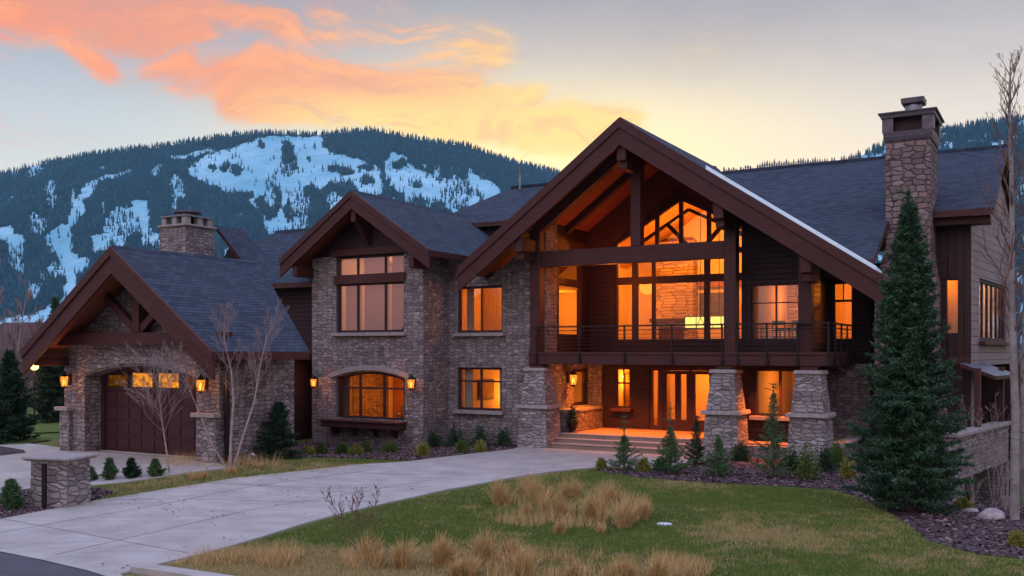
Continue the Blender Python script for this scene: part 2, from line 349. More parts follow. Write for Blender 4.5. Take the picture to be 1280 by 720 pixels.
# ------------------------------------------------------------------ object helpers
def tag(o, label=None, cat=None, group=None, kind=None):
    if label: o['label'] = label
    if cat: o['category'] = cat
    if group: o['group'] = group
    if kind: o['kind'] = kind
    return o
def empty(name, loc=(0, 0, 0), rz=0, parent=None):
    o = bpy.data.objects.new(name, None); C.objects.link(o); o.location = loc; o.rotation_euler = (0, 0, rz)
    if parent: o.parent = parent
    o.empty_display_size = .2
    return o
def link_mesh(name, me, parent=None, loc=None):
    o = bpy.data.objects.new(name, me); C.objects.link(o)
    if parent: o.parent = parent
    if loc: o.location = loc
    return o
class MB:
    def __init__(s): s.v = []; s.f = []; s.m = []
    def add(s, vs, fs, mi=0):
        b = len(s.v); s.v += [tuple(p) for p in vs]
        for f in fs: s.f.append([b+i for i in f]); s.m.append(mi)
        return s
    def hexa(s, p, mi=0):   # p: 8 pts, bottom 4 (ccw), top 4
        return s.add(p, [(3, 2, 1, 0), (4, 5, 6, 7), (0, 1, 5, 4), (1, 2, 6, 5), (2, 3, 7, 6), (3, 0, 4, 7)], mi)
    def box(s, x0, x1, y0, y1, z0, z1, mi=0):
        return s.hexa([(x0, y0, z0), (x1, y0, z0), (x1, y1, z0), (x0, y1, z0), (x0, y0, z1), (x1, y0, z1), (x1, y1, z1), (x0, y1, z1)], mi)
    def frustum(s, x, y, z0, z1, hx0, hy0, hx1, hy1, mi=0):
        return s.hexa([(x-hx0, y-hy0, z0), (x+hx0, y-hy0, z0), (x+hx0, y+hy0, z0), (x-hx0, y+hy0, z0), (x-hx1, y-hy1, z1), (x+hx1, y-hy1, z1), (x+hx1, y+hy1, z1), (x-hx1, y+hy1, z1)], mi)
    def prism_y(s, poly, y0, y1, mi=0):  # poly in (x,z)
        n = len(poly); vs = [(x, y0, z) for x, z in poly]+[(x, y1, z) for x, z in poly]
        fs = [list(range(n)), list(range(2*n-1, n-1, -1))]+[(i+n, (i+1) % n+n, (i+1) % n, i) for i in range(n)]
        return s.add(vs, fs, mi)
    def prism_x(s, poly, x0, x1, mi=0):  # poly in (y,z)
        n = len(poly); vs = [(x0, y, z) for y, z in poly]+[(x1, y, z) for y, z in poly]
        fs = [list(range(n-1, -1, -1)), list(range(n, 2*n))]+[(i, (i+1) % n, (i+1) % n+n, i+n) for i in range(n)]
        return s.add(vs, fs, mi)
    def beam(s, a, b, w, h, mi=0, up=(0, 0, 1)):
        a = Vector(a); b = Vector(b); d = (b-a).normalized(); up = Vector(up)
        sd = d.cross(up).normalized()*w/2; u = sd.cross(d).normalized()*h/2
        return s.hexa([a-sd-u, a+sd-u, b+sd-u, b-sd-u, a-sd+u, a+sd+u, b+sd+u, b-sd+u], mi)
    def slab(s, top, th, mt=0, mb=1, ms=2):   # top polygon 3d ccw seen from above; thickness downwards (vertical)
        n = len(top); bot = [(x, y, z-th) for x, y, z in top]; b = len(s.v)
        s.v += [tuple(p) for p in top]+bot
        s.f.append([b+i for i in range(n)]); s.m.append(mt)
        s.f.append([b+n+i for i in range(n-1, -1, -1)]); s.m.append(mb)
        for i in range(n): s.f.append([b+i+n, b+(i+1) % n+n, b+(i+1) % n, b+i]); s.m.append(ms)
        return s
    def tube(s, pts, rad, n=6, mi=0, cap=True):
        pts = [Vector(p) for p in pts]; rings = []; ref = None
        for i, p in enumerate(pts):
            d = (pts[min(i+1, len(pts)-1)]-pts[max(i-1, 0)]).normalized()
            if ref is None: ref = d.orthogonal().normalized()
            ref = (ref-d*ref.dot(d)).normalized(); q = d.cross(ref)
            r = rad[i] if hasattr(rad, '__len__') else rad
            rings.append([p+(ref*math.cos(2*math.pi*k/n)+q*math.sin(2*math.pi*k/n))*r for k in range(n)])
        vs = [v for rg in rings for v in rg]; fs = []
        for i in range(len(pts)-1):
            for k in range(n): fs.append((i*n+k, i*n+(k+1) % n, (i+1)*n+(k+1) % n, (i+1)*n+k))
        if cap: fs += [list(range(n-1, -1, -1)), [(len(pts)-1)*n+k for k in range(n)]]
        return s.add(vs, fs, mi)
    def lathe(s, c, prof, n=12, mi=0, sq=None):
        vs = []; 
        for r, z in prof:
            for k in range(n):
                a = 2*math.pi*(k+.5)/n; vs.append((c[0]+r*math.cos(a), c[1]+r*math.sin(a), c[2]+z))
        fs = [(i*n+k, i*n+(k+1) % n, (i+1)*n+(k+1) % n, (i+1)*n+k) for i in range(len(prof)-1) for k in range(n)]
        fs += [list(range(n-1, -1, -1)), [(len(prof)-1)*n+k for k in range(n)]]
        return s.add(vs, fs, mi)
    def build(s, name, mats, parent=None, bevel=0, loc=None, smooth=False):
        me = bpy.data.meshes.new(name); me.from_pydata(s.v, [], s.f)
        if not isinstance(mats, (list, tuple)): mats = [mats]
        for m in mats: me.materials.append(M[m] if isinstance(m, str) else m)
        me.polygons.foreach_set('material_index', [min(i, len(mats)-1) for i in s.m])
        me.update()
        uv = me.uv_layers.new(name='UVMap'); up = Vector((0, 0, 1))
        for p in me.polygons:
            n = p.normal; t = Vector((1, 0, 0)) if abs(n.z) > .995 else up.cross(n).normalized(); b = n.cross(t)
            for li in p.loop_indices:
                co = me.vertices[me.loops[li].vertex_index].co; uv.data[li].uv = (co.dot(t), co.dot(b))
        if smooth: me.polygons.foreach_set('use_smooth', [True]*len(me.polygons))
        o = link_mesh(name, me, parent, loc)
        if bevel:
            bv = o.modifiers.new('bevel', 'BEVEL'); bv.width = bevel; bv.segments = 2; bv.limit_method = 'ANGLE'
        return o
def tri_mesh(name, V, Fc, mats, parent=None, loc=None, attr=None, smooth=False):
    """fast mesh from numpy: V (n,3), Fc (m,3 or 4)"""
    me = bpy.data.meshes.new(name); m, kk = Fc.shape
    me.vertices.add(len(V)); me.vertices.foreach_set('co', np.ascontiguousarray(V, dtype=np.float32).ravel())
    me.loops.add(m*kk); me.loops.foreach_set('vertex_index', np.ascontiguousarray(Fc, dtype=np.int32).ravel())
    me.polygons.add(m); me.polygons.foreach_set('loop_start', np.arange(0, m*kk, kk, dtype=np.int32))
    if smooth: me.polygons.foreach_set('use_smooth', np.ones(m, dtype=bool))
    me.update(calc_edges=True)
    for mm in (mats if isinstance(mats, (list, tuple)) else [mats]): me.materials.append(M[mm])
    if attr:
        for nme, arr in attr.items():
            a = me.attributes.new(nme, 'FLOAT', 'POINT'); a.data.foreach_set('value', np.ascontiguousarray(arr, dtype=np.float32))
    return link_mesh(name, me, parent, loc)

# house frame
A = R(30); ca, sa = math.cos(A), math.sin(A); OX, OY = .657, 34.3
def W(s, t, z=0): return (OX+ca*s+sa*t, OY-sa*s+ca*t, z)
# ------------------------------------------------------------------ ground height
def sst(x, a, b):
    t = np.clip((x-a)/(b-a), 0, 1); return t*t*(3-2*t)
def g(x, y):
    x = np.asarray(x, dtype=float); y = np.asarray(y, dtype=float)
    s = (x-OX)*ca-(y-OY)*sa; t = (x-OX)*sa+(y-OY)*ca
    z = .3*sst(t, -16.5, -12.5)*(1-sst(s, -3.0, 1.5))*(1-sst(t, -9, -5))
    z = z-.28*np.exp(-(((s+6.5)/3.6)**2+((t+1.6)/3.0)**2))
    z = z-2.3*sst(x, 9.6, 12.4)*sst(y, 20.8, 25.0)
    z = z-.25*sst(x, 8, 14)*(1-sst(y, 16, 21))*.3
    return z
def P(u, v, dz=0.0):
    z = 0.0
    for _ in range(6):
        y = (H-z)*F/(v-HZ); x = (u-640)/F*y; z = float(g(x, y))
    return (x, y)
def at(u, Y, v): return ((u-640)/F*Y, Y, H+(HZ-v)/F*Y)

# value noise
_rng = np.random.RandomState(5); _lat = _rng.rand(256, 256)
def vn(x, y):
    xi = np.floor(x).astype(int); yi = np.floor(y).astype(int); fx = x-xi; fy = y-yi
    fx = fx*fx*(3-2*fx); fy = fy*fy*(3-2*fy)
    a = _lat[xi % 256, yi % 256]; b = _lat[(xi+1) % 256, yi % 256]; c = _lat[xi % 256, (yi+1) % 256]; d_ = _lat[(xi+1) % 256, (yi+1) % 256]
    return (a*(1-fx)+b*fx)*(1-fy)+(c*(1-fx)+d_*fx)*fy
def fbm(x, y, o=4):
    r = 0; am = .5; 
    for i in range(o): r = r+am*vn(x+i*17.3, y+i*9.1); x = x*2; y = y*2; am *= .5
    return r/(1-.5**o)
def inpoly(px, py, poly):
    c = np.zeros(px.shape, dtype=bool); n = len(poly); j = n-1
    for i in range(n):
        xi, yi = poly[i]; xj, yj = poly[j]
        cond = ((yi > py) != (yj > py)); den = (yj-yi) if yj != yi else 1e-9
        c ^= cond & (px < (xj-xi)*(py-yi)/den+xi); j = i
    return c
def smoothpoly(pts, it=2):
    for _ in range(it):
        q = []; n = len(pts)
        for i in range(n):
            a = pts[i]; b = pts[(i+1) % n]
            q += [(a[0]*.75+b[0]*.25, a[1]*.75+b[1]*.25), (a[0]*.25+b[0]*.75, a[1]*.25+b[1]*.75)]
        pts = q
    return pts
def dryness(x, y):
    d = (fbm(x*.45+3, y*.45+8, 4)-.5)*1.1+.22
    # greener centre, drier verge by the road and along the left strip
    d = d+.75*(1-sst(y, 15.6, 17.6))*(1-sst(x, -4.9, 6))*sst(x, -6.3, -5.0)
    d = d+.35*np.exp(-(((x+4)/7.5)**2+((y-25.5)/2.4)**2))
    d = d+.30*np.exp(-(((x-7)/3)**2+((y-18.5)/3)**2))
    return d

# ------------------------------------------------------------------ ground sheets
def sheet(name, poly, zoff, mname, step=.5, kind='structure', thick=0, attr=False, holes=False):
    bm = bmesh.new(); vs = [bm.verts.new((x, y, 0)) for x, y in poly]; bm.faces.new(vs)
    bmesh.ops.triangulate(bm, faces=bm.faces[:])
    xs = [p[0] for p in poly]; ys = [p[1] for p in poly]
    for ax, lo, hi in ((0, min(xs), max(xs)), (1, min(ys), max(ys))):
        k = math.floor(lo/step)*step+step
        while k < hi:
            co = (k, 0, 0) if ax == 0 else (0, k, 0); no = (1, 0, 0) if ax == 0 else (0, 1, 0)
            bmesh.ops.bisect_plane(bm, geom=bm.verts[:]+bm.edges[:]+bm.faces[:], plane_co=co, plane_no=no, dist=1e-5); k += step
    for v in bm.verts: v.co.z = float(g(v.co.x, v.co.y))+zoff
    if thick:
        be = [e for e in bm.edges if len(e.link_faces) == 1]
        r = bmesh.ops.extrude_edge_only(bm, edges=be)
        for e in r['geom']:
            if isinstance(e, bmesh.types.BMVert): e.co.z -= thick
    bmesh.ops.recalc_face_normals(bm, faces=bm.faces[:])
    if sum(f.normal.z for f in bm.faces) < 0: bmesh.ops.reverse_faces(bm, faces=bm.faces[:])
    me = bpy.data.meshes.new(name); bm.to_mesh(me); bm.free(); me.materials.append(M[mname])
    o = link_mesh(name, me); o['kind'] = kind
    return o

def grid_ground():
    # dense near grid, then coarse rings out to the mountains
    xs = np.concatenate([np.arange(-3000, -60, 300), np.arange(-60, -24, 4), np.arange(-24, 24, .5), np.arange(24, 60, 4), np.arange(60, 3001, 300)])
    ys = np.concatenate([np.arange(-200, 0, 25), np.arange(0, 12, 2), np.arange(12, 40, .5), np.arange(40, 100, 5), np.arange(100, 2901, 250)])
    X, Y = np.meshgrid(xs, ys, indexing='ij'); Z = g(X, Y); nx, ny = X.shape
    far = np.clip((Y-60)/100, 0, 1); Z = Z*(1-far)-2.0*far*(Y > 60)
    V = np.stack([X.ravel(), Y.ravel(), Z.ravel()], 1)
    i, j = np.meshgrid(np.arange(nx-1), np.arange(ny-1), indexing='ij'); a = (i*ny+j).ravel()
    Fc = np.stack([a, a+ny, a+ny+1, a+1], 1)
    o = tri_mesh('ground', V, Fc, 'lawn', attr={'dry': dryness(V[:, 0], V[:, 1])}, smooth=True); o['kind'] = 'structure'
grid_ground()

drive = [(-16, 15.0), (-13, 17.2), P(0, 650), P(60, 639), P(120, 627), P(250, 604), P(390, 588), P(480, 580), P(540, 574), P(600, 567), P(640, 562.5), (0.2, 34.0), (1.2, 34.2),
         W(1.0, -.28)[:2], W(6.9, -.28)[:2], P(857, 580), P(800, 588), P(765, 583.5), P(735, 586), P(690, 590.5), P(640, 598), P(600, 606), P(560, 613), P(520, 622), P(440, 640), P(380, 656), P(330, 672), P(290, 684), P(250, 695), P(215, 703), P(185, 711), P(150, 720), (-4.6, 12.6), (-9.5, 12.6), (-11, 14.6)]
drive = [p for p in drive]
sheet('driveway', drive, .035, 'concrete', thick=.06)
apron = [(-26, 29.5), (-26, 23.0), P(0, 618), P(40, 614), P(110, 607), P(160, 603), P(200, 597), P(250, 590), P(285, 586), W(-3.4, -11.3)[:2], W(-4.3, -10.7)[:2], W(-10.3, -10.7)[:2], (-16.5, 32.5), (-20, 35), (-30, 36)]
sheet('garage_apron', apron, .03, 'concrete', thick=.05)
road = [(-60, 36.5), P(-60, 678), P(0, 690), P(60, 701), P(115, 713), P(160, 726), (-3.5, 11.7), (40, 11.0), (40, 5.0), (-10, 5.0), (-60, 16)]
road = [(-60, 33.0), (-20, 20.9), P(0, 688), P(60, 700), P(115, 713), P(160, 726), (-3.2, 11.9), (12, 8.2), (40, 6.0), (40, -6), (-60, -6)]
sheet('road', road, .045, 'asphalt', thick=.02)
# gutter strip and edge line of the concrete, joints in the slab
def strip(name, pts, w, zo, m, kind='structure', h=0):
    L = []; Rr = []
    for i, p in enumerate(pts):
        a = Vector(pts[max(i-1, 0)]); b = Vector(pts[min(i+1, len(pts)-1)]); d_ = (b-a).normalized(); n = Vector((-d_.y, d_.x))*w/2
        L.append((p[0]+n.x, p[1]+n.y)); Rr.append((p[0]-n.x, p[1]-n.y))
    return sheet(name, L+Rr[::-1], zo, m, thick=h, kind=kind)
strip('gutter', [(-20, 20.7), P(0, 691), P(60, 703), P(115, 716), P(160, 730), (-3.2, 11.75), (12, 8.0)], .16, .055, 'concrete')
strip('kerb', [P(172, 714), P(215, 720), P(280, 730), (-2.0, 12.9), (4, 11.0), (14, 8.6)], .28, .10, 'concrete', h=.12)
def joint(a, b):
    o = strip('driveway_joint', [a, b], .020, .0395, 'joint')
joint(P(5, 651), P(236, 694)); joint(P(136, 627), P(470, 629)); 
joint(P(262, 604), P(560, 610)); joint(P(0, 668), P(160, 640)); joint(P(70, 696), P(310, 640)); joint(P(395, 589), P(650, 593)); joint(P(310, 640), P(560, 598)); joint(P(160, 640), P(470, 588))
bed_mid = [P(300, 581), P(340, 574), P(380, 572), P(450, 573.5), P(515, 576), P(560, 572), P(600, 567.5), P(640, 563), (0.1, 34.1), W(-.2, .6)[:2], W(-4, .6)[:2], W(-4, -1)[:2], W(-9.4, -1)[:2], W(-9.4, -5)[:2]]
sheet('mulch_bed', bed_mid, .012, 'mulch')
bed_r = [P(735, 588), P(765, 586), P(800, 591), P(857, 583), W(6.9, -.2)[:2], W(7.0, .4)[:2], W(10.5, .4)[:2], W(11.0, 3)[:2], W(13, 3)[:2], (20, 27), (24, 20), (24, 14), P(1290, 700), P(1220, 693), P(1160, 676), P(1135, 655), P(1110, 640), P(1075, 622), P(1040, 612), P(960, 607), P(880, 603.5), P(800, 597)]
sheet('mulch_bed', bed_r, .012, 'mulch')
bed_p = smoothpoly([P(-20, 655), P(-20, 622), P(20, 613), P(90, 611), P(135, 612), P(142, 617), P(110, 628), P(55, 640)], 1)
sheet('mulch_bed', bed_p, .012, 'mulch')
bed_l = [P(-60, 575), P(-60, 556), P(0, 559), P(30, 564), P(32, 567), P(0, 571)]
sheet('mulch_bed', bed_l, .042, 'mulch')
wedge = [P(-80, 553), P(-80, 545), P(30, 546), P(66, 551), P(30, 556), P(-20, 558)]
o = sheet('side_lawn', wedge, .045, 'lawn'); 
back_l = [(-45, 60), (-45, 37), W(-11.2, -8)[:2], W(-10.8, -6)[:2], W(-14, 2)[:2], (-18, 60)]
back_l = [P(-150, 541), P(80, 541), (-14, 36), (-15, 58), (-50, 58)]
sheet('side_meadow', back_l, .05, 'lawn')

# mulch chips
def chips(polys, n, seed):
    rng = np.random.RandomState(seed); Vs = []; 
    for poly in polys:
        xs = [p[0] for p in poly]; ys = [p[1] for p in poly]
        x = rng.uniform(min(xs), max(xs), n); y = rng.uniform(min(ys), max(ys), n); m = inpoly(x, y, poly); Vs.append(np.stack([x[m], y[m]], 1))
    p = np.concatenate(Vs); n = len(p); c = np.stack([p[:, 0], p[:, 1], g(p[:, 0], p[:, 1])+.02], 1)
    a = rng.uniform(0, 6.28, n); l = rng.uniform(.02, .06, n); w = rng.uniform(.012, .03, n); tl = rng.uniform(-.02, .03, n)
    d1 = np.stack([np.cos(a)*l, np.sin(a)*l, tl], 1); d2 = np.stack([-np.sin(a)*w, np.cos(a)*w, rng.uniform(-.015, .015, n)], 1)
    V = np.stack([c-d1-d2, c+d1-d2, c+d1+d2, c-d1+d2], 1).reshape(-1, 3); Fc = np.arange(4*n).reshape(-1, 4)
    tag(tri_mesh('mulch_chips', V, Fc, 'chip'), kind='stuff')
chips([bed_mid, bed_r, bed_p], 26000, 3)

def blades(name, P2, h, w, mname, seed, lean=.35, dry=None):
    rng = np.random.RandomState(seed); n = len(P2); z = g(P2[:, 0], P2[:, 1])
    a = rng.uniform(0, 6.28, n); hh = h*rng.uniform(.5, 1.15, n); la = rng.uniform(0, 6.28, n); ll = hh*rng.uniform(0, lean, n)
    c = np.stack([P2[:, 0], P2[:, 1], z], 1); sd = np.stack([np.cos(a)*w, np.sin(a)*w, 0*a], 1); tp = c+np.stack([np.cos(la)*ll, np.sin(la)*ll, hh], 1)
    V = np.stack([c-sd, c+sd, tp], 1).reshape(-1, 3); Fc = np.arange(3*n).reshape(-1, 3)
    at_ = {'dry': np.repeat(dryness(P2[:, 0], P2[:, 1]), 3)}
    return tag(tri_mesh(name, V, Fc, mname, attr=at_), kind='stuff')
def lawn_blades():
    rng = np.random.RandomState(11)
    lawn_r = [P(190, 713), P(250, 697), P(330, 674), P(440, 642), P(520, 624), P(600, 608), P(690, 592), P(740, 588), P(800, 598), P(880, 605), P(960, 609), P(1040, 614), P(1075, 624), P(1110, 642), P(1135, 657), P(1160, 678), P(1220, 695), P(1300, 704), (10, 13.5), (-4.5, 13.5)]
    lawn_l = [P(0, 652), P(120, 630), P(250, 607), P(390, 591), P(510, 578), P(450, 575), P(300, 585), P(250, 592), P(200, 599), P(110, 609), P(150, 613), P(110, 630), P(30, 647)]
    out = []
    for poly, n in ((lawn_r, 420000), (lawn_l, 160000)):
        xs = [p[0] for p in poly]; ys = [p[1] for p in poly]
        x = rng.uniform(min(xs), max(xs), n); y = rng.uniform(min(ys), max(ys), n); m = inpoly(x, y, poly) & (rng.rand(n) < np.clip(20/y, 0, 1)**1.5*1.1)
        out.append(np.stack([x[m], y[m]], 1))
    p = np.concatenate(out); blades('lawn_grass', p, .06, .006, 'blade', 4)
lawn_blades()

# ------------------------------------------------------------------ mountains
PX = 1280
def build_mountain(name, prof, Y0, Yr, u0, u1, snow, islands, rfun, nst=240, foot=0.0):
    us = np.arange(u0, u1, 3.0); ds = np.linspace(0, 1, nst)
    rv = np.interp(us, [p[0] for p in prof], [p[1] for p in prof])
    U, D = np.meshgrid(us, ds, indexing='ij'); RV = rv[:, None]*np.ones_like(D)
    Yd = Y0+(Yr-Y0)*D
    zr = H+(HZ-RV)/F*Yr
    shape = D**.92
    Z = foot+(zr-foot)*shape
    X = (U-640)/F*Yd
    amp = np.sin(np.pi*D)*1.0
    Z = Z+amp*((fbm(X/230+3, Yd/230, 4)-.5)*85+(fbm(X/60, Yd/60+5, 3)-.5)*14)
    # back side drops away behind the crest
    V = [np.stack([X.ravel(), Yd.ravel(), Z.ravel()], 1)]
    nx, ny = X.shape
    Ub = us; Xb = (Ub-640)/F*Yr
    back = np.stack([Xb*1.15, np.full_like(Xb, Yr*1.15), (zr[:, 0])*.55], 1); V.append(back)
    V = np.concatenate(V)
    i, j = np.meshgrid(np.arange(nx-1), np.arange(ny-1), indexing='ij'); a = (i*ny+j).ravel()
    Fc = np.stack([a, a+ny, a+ny+1, a+1], 1)
    b0 = nx*ny; ii = np.arange(nx-1)
    Fb = np.stack([ii*ny+ny-1, (ii+1)*ny+ny-1, b0+ii+1, b0+ii], 1)
    Fc = np.concatenate([Fc, Fb])
    pu = 640+F*V[:, 0]/V[:, 1]; pv = HZ-(V[:, 2]-H)*F/V[:, 1]
    fo = rfun(pu, pv)
    o = tri_mesh(name, V, Fc, 'mountain', attr={'forest': fo}, smooth=True); o['kind'] = 'structure'
    return us, X, Yd, Z
def mtn(k):
    o = objc(k); f = k.n('ShaderNodeAttribute', attribute_name='forest').outputs['Fac']
    n = noise(k, o, .02, 6, .65); sp = noise(k, o, .035, 5, .75); lo = noise(k, o, .004, 4, .6)
    a = k.mr(k.math('ADD', f, k.math('MULTIPLY', k.math('SUBTRACT', n, .5), .7)), .35, .75, smooth=True)
    a = k.math('MULTIPLY', a, k.mr(k.math('ADD', sp, k.math('MULTIPLY', lo, .4)), .92, .78, .45, 1.0))
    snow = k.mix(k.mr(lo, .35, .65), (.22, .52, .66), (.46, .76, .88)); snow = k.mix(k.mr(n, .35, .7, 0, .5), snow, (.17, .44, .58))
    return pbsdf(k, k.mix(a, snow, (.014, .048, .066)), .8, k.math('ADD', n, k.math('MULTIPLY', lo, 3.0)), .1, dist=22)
M['mountain'] = mat('snow_and_forest_floor', mtn)  # skylight blue and distance haze put into the snow and floor colours
M['conifer_far'] = leafm('far_conifers', (.004, .024, .036), (.012, .050, .070), (.035, .10, .135), .006)  # distance haze painted in as blue-tinted tree colours
M['aspen_far'] = leafm('far_bare_trees', (.10, .06, .06), (.16, .10, .095), (.24, .17, .16), .02)

prof_l = [(-900, 330), (-500, 300), (-200, 262), (0, 219), (50, 206), (100, 196), (150, 189), (200, 184), (250, 176), (300, 169), (330, 167), (400, 169), (425, 166), (465, 163), (500, 170), (540, 178), (580, 182), (620, 196), (660, 208), (690, 214), (720, 224), (800, 245), (1000, 300), (1300, 380)]
run_left = [(174, 212), (150, 220), (125, 228), (109, 245), (107, 262), (92, 283), (87, 300), (90, 314), (100, 322), (112, 322), (108, 335), (96, 345), (98, 365), (92, 385), (110, 400), (110, 445), (60, 445), (-20, 440), (-20, 404), (40, 392), (78, 372), (82, 350), (75, 320), (60, 308), (54, 297), (82, 279), (90, 260), (99, 234), (112, 226), (140, 219), (160, 213)]
bowl = [(232, 211), (262, 193), (300, 182), (322, 172), (375, 170), (409, 169), (412, 189), (450, 200), (476, 213), (478, 240), (455, 246), (445, 262), (440, 300), (400, 320), (360, 300), (334, 292), (330, 279), (322, 262), (300, 244), (270, 232), (245, 224)]
run_a = [(492, 188), (505, 196), (522, 210), (543, 221), (552, 238), (566, 256), (590, 268), (612, 275), (612, 300), (560, 300), (565, 268), (530, 248), (500, 240), (484, 222), (478, 205)]
run_b = [(584, 210), (598, 220), (624, 235), (628, 245), (612, 262), (600, 285), (575, 285), (588, 258), (592, 240), (580, 226)]
extra = [[(210, 197), (270, 186), (268, 190), (225, 199)], [(0, 251), (20, 243), (20, 247), (0, 256)], [(165, 252), (184, 250), (190, 275), (186, 300), (176, 312), (178, 285), (168, 270)], [(285, 312), (306, 316), (300, 322), (288, 320)],
         [(-10, 285), (12, 282), (30, 296), (26, 312), (8, 300), (-10, 305)], [(112, 296), (140, 290), (136, 308), (118, 314)], [(296, 263), (306, 265), (306, 272), (297, 270)]]
isl = [(337, 250, 17, 24), (386, 262, 29, 30), (350, 300, 14, 10), (360, 206, 10, 16), (296, 211, 9, 7), (280, 209, 5, 5), (266, 208, 4, 4), (427, 212, 16, 6), (455, 210, 10, 5), (425, 238, 24, 12), (460, 225, 10, 5), (358, 185, 6, 10), (326, 181, 6, 7), (415, 178, 10, 10), (385, 200, 3, 4), (520, 232, 9, 5), (548, 262, 14, 10), (600, 250, 5, 9), (580, 270, 5, 6), (500, 205, 9, 6), (478, 260, 30, 14), (303, 245, 12, 8), (345, 222, 4, 5), (375, 232, 5, 3)]
def forest_l(u, v):
    f = np.ones(u.shape)
    jx = (vn(u/7, v/7)-.5)*7; jy = (vn(u/7+40, v/7+9)-.5)*6
    for p in [run_left, bowl, run_a, run_b]+extra: f[inpoly(u+jx, v+jy, p)] = 0
    for cx, cy, rx, ry in isl: f[((u+jx-cx)/rx)**2+((v+jy-cy)/ry)**2 < 1] = 1
    thin = fbm(u/22, v/40, 3); gap = (thin > .625) & (v > 205)
    f[gap & (f > 0)] = .3
    speck = fbm(u/5, v/11, 2); pass
    return f
prof_r = [(500, 300), (800, 230), (900, 215), (960, 209), (1040, 206), (1062, 203), (1085, 190), (1107, 180), (1180, 164), (1220, 156), (1280, 148), (1340, 142), (1500, 150), (1800, 170), (2300, 240)]
def forest_r(u, v):
    f = np.ones(u.shape); n = fbm(u/9, v/14, 3)
    f[(n > .63)] = .3; f[u < 1062] = 0.0
    return f

def make_trees(name, us, X, Y, Z, fn, n, hh, mname, seed, wr=.2, umin=-60, umax=1340, ridge=0, keep_sparse=.014):
    rng = np.random.RandomState(seed); nx, ny = X.shape
    # sample uniformly in image space by drawing (column, row) and weighting
    i0, i1 = np.searchsorted(us, [umin, umax]); i1 = min(i1, nx-2)
    fi = rng.uniform(i0, i1, n*2); vfrac = rng.uniform(0.0, 1, n*2)
    fj = vfrac*(ny-1.01)
    i = fi.astype(int); j = fj.astype(int); a = fi-i; b = fj-j
    def S(Q): return (Q[i, j]*(1-a)+Q[i+1, j]*a)*(1-b)+(Q[i, j+1]*(1-a)+Q[i+1, j+1]*a)*b
    x, y, z = S(X), S(Y), S(Z)
    u = 640+F*x/y; v = HZ-(z-H)*F/y; ju = rng.normal(0, 1.7, len(u)); jv = rng.normal(0, 1.3, len(u)); f = np.minimum(fn(u+ju, v+jv), np.maximum(fn(u+ju, v+jv-4), .12))
    m = (rng.rand(len(u)) < np.where(f > .5, 1.0, np.where(f > .1, .28, keep_sparse)))
    x, y, z = x[m][:n], y[m][:n], z[m][:n]
    if ridge:
        fi = rng.uniform(i0, i1, ridge); i = fi.astype(int); a = fi-i; j = ny-1
        xr = X[i, j]*(1-a)+X[i+1, j]*a; zr = Z[i, j]*(1-a)+Z[i+1, j]*a; yr = Y[i, j]-rng.uniform(0, 12, ridge)
        keep = fn(640+F*xr/yr, HZ-(zr-H)*F/yr+1) > rng.uniform(0, .9, ridge)
        x = np.concatenate([x, xr[keep]]); y = np.concatenate([y, yr[keep]]); z = np.concatenate([z, zr[keep]])
    h = rng.uniform(*hh, len(x)); r = h*wr*rng.uniform(.7, 1.2, len(x))
    k = 5; N = len(x); rings = []
    c = np.stack([x, y, z], 1); off = rng.uniform(0, 6.28, N)
    V = []; Fc = []
    for (zb, rr, zt) in ((.02, 1.0, .62), (.38, .66, 1.0)):
        base = []
        for q in range(k):
            an = off+q*2*math.pi/k; base.append(c+np.stack([np.cos(an)*r*rr, np.sin(an)*r*rr, h*zb], 1))
        top = c+np.stack([0*h, 0*h, h*zt], 1)
        st = len(V) and sum(len(t) for t in V)
        blk = np.stack(base+[top], 1).reshape(-1, 3); V.append(blk)
        idx = st+np.arange(N)*(k+1)
        for q in range(k): Fc.append(np.stack([idx+q, idx+(q+1) % k, idx+k], 1))
    tag(tri_mesh(name, np.concatenate(V), np.concatenate(Fc), mname), kind='stuff')
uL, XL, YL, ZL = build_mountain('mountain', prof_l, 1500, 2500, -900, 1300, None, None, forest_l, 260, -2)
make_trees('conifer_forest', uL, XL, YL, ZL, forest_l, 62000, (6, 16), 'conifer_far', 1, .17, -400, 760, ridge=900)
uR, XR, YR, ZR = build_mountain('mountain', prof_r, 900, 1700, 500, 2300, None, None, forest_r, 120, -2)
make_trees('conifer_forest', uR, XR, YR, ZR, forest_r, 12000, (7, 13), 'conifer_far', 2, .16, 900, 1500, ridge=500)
def ridge_aspens():
    rng = np.random.RandomState(9); V = []; 
    mb = MB()
    for q in range(230):
        u = rng.uniform(905, 1075); fi = np.interp(u, uR, np.arange(len(uR))); i = int(fi)
        j = 119-rng.randint(0, 5); x, y, z = XR[i, j], YR[i, j], ZR[i, j]; h = rng.uniform(8, 16)*(.6 if u < 950 else 1.0)
        mb.tube([(x, y, z-1), (x, y, z+h*.5), (x, y, z+h)], [.9, 2.2, .2], 4, cap=False)
    tag(mb.build('ridge_woods', 'aspen_far'), kind='stuff')
ridge_aspens()

# air between here and the mountains
def haze():
    mb = MB().box(-3700, 3700, -300, 2950, -12, 640); m = bpy.data.materials.new('haze'); m.use_nodes = True; nt = m.node_tree; nt.nodes.clear()
    k = NT(nt); out = k.n('ShaderNodeOutputMaterial'); p = k.n('ShaderNodeVolumePrincipled', {'Color': (.35, .78, 1.0, 1), 'Density': HAZE_D, 'Anisotropy': 0.0})
    k.link(p.outputs[0], out.inputs['Volume']); M['haze'] = m
    tag(mb.build('haze', 'haze'), kind='stuff')
HAZE_D = .00007
haze()

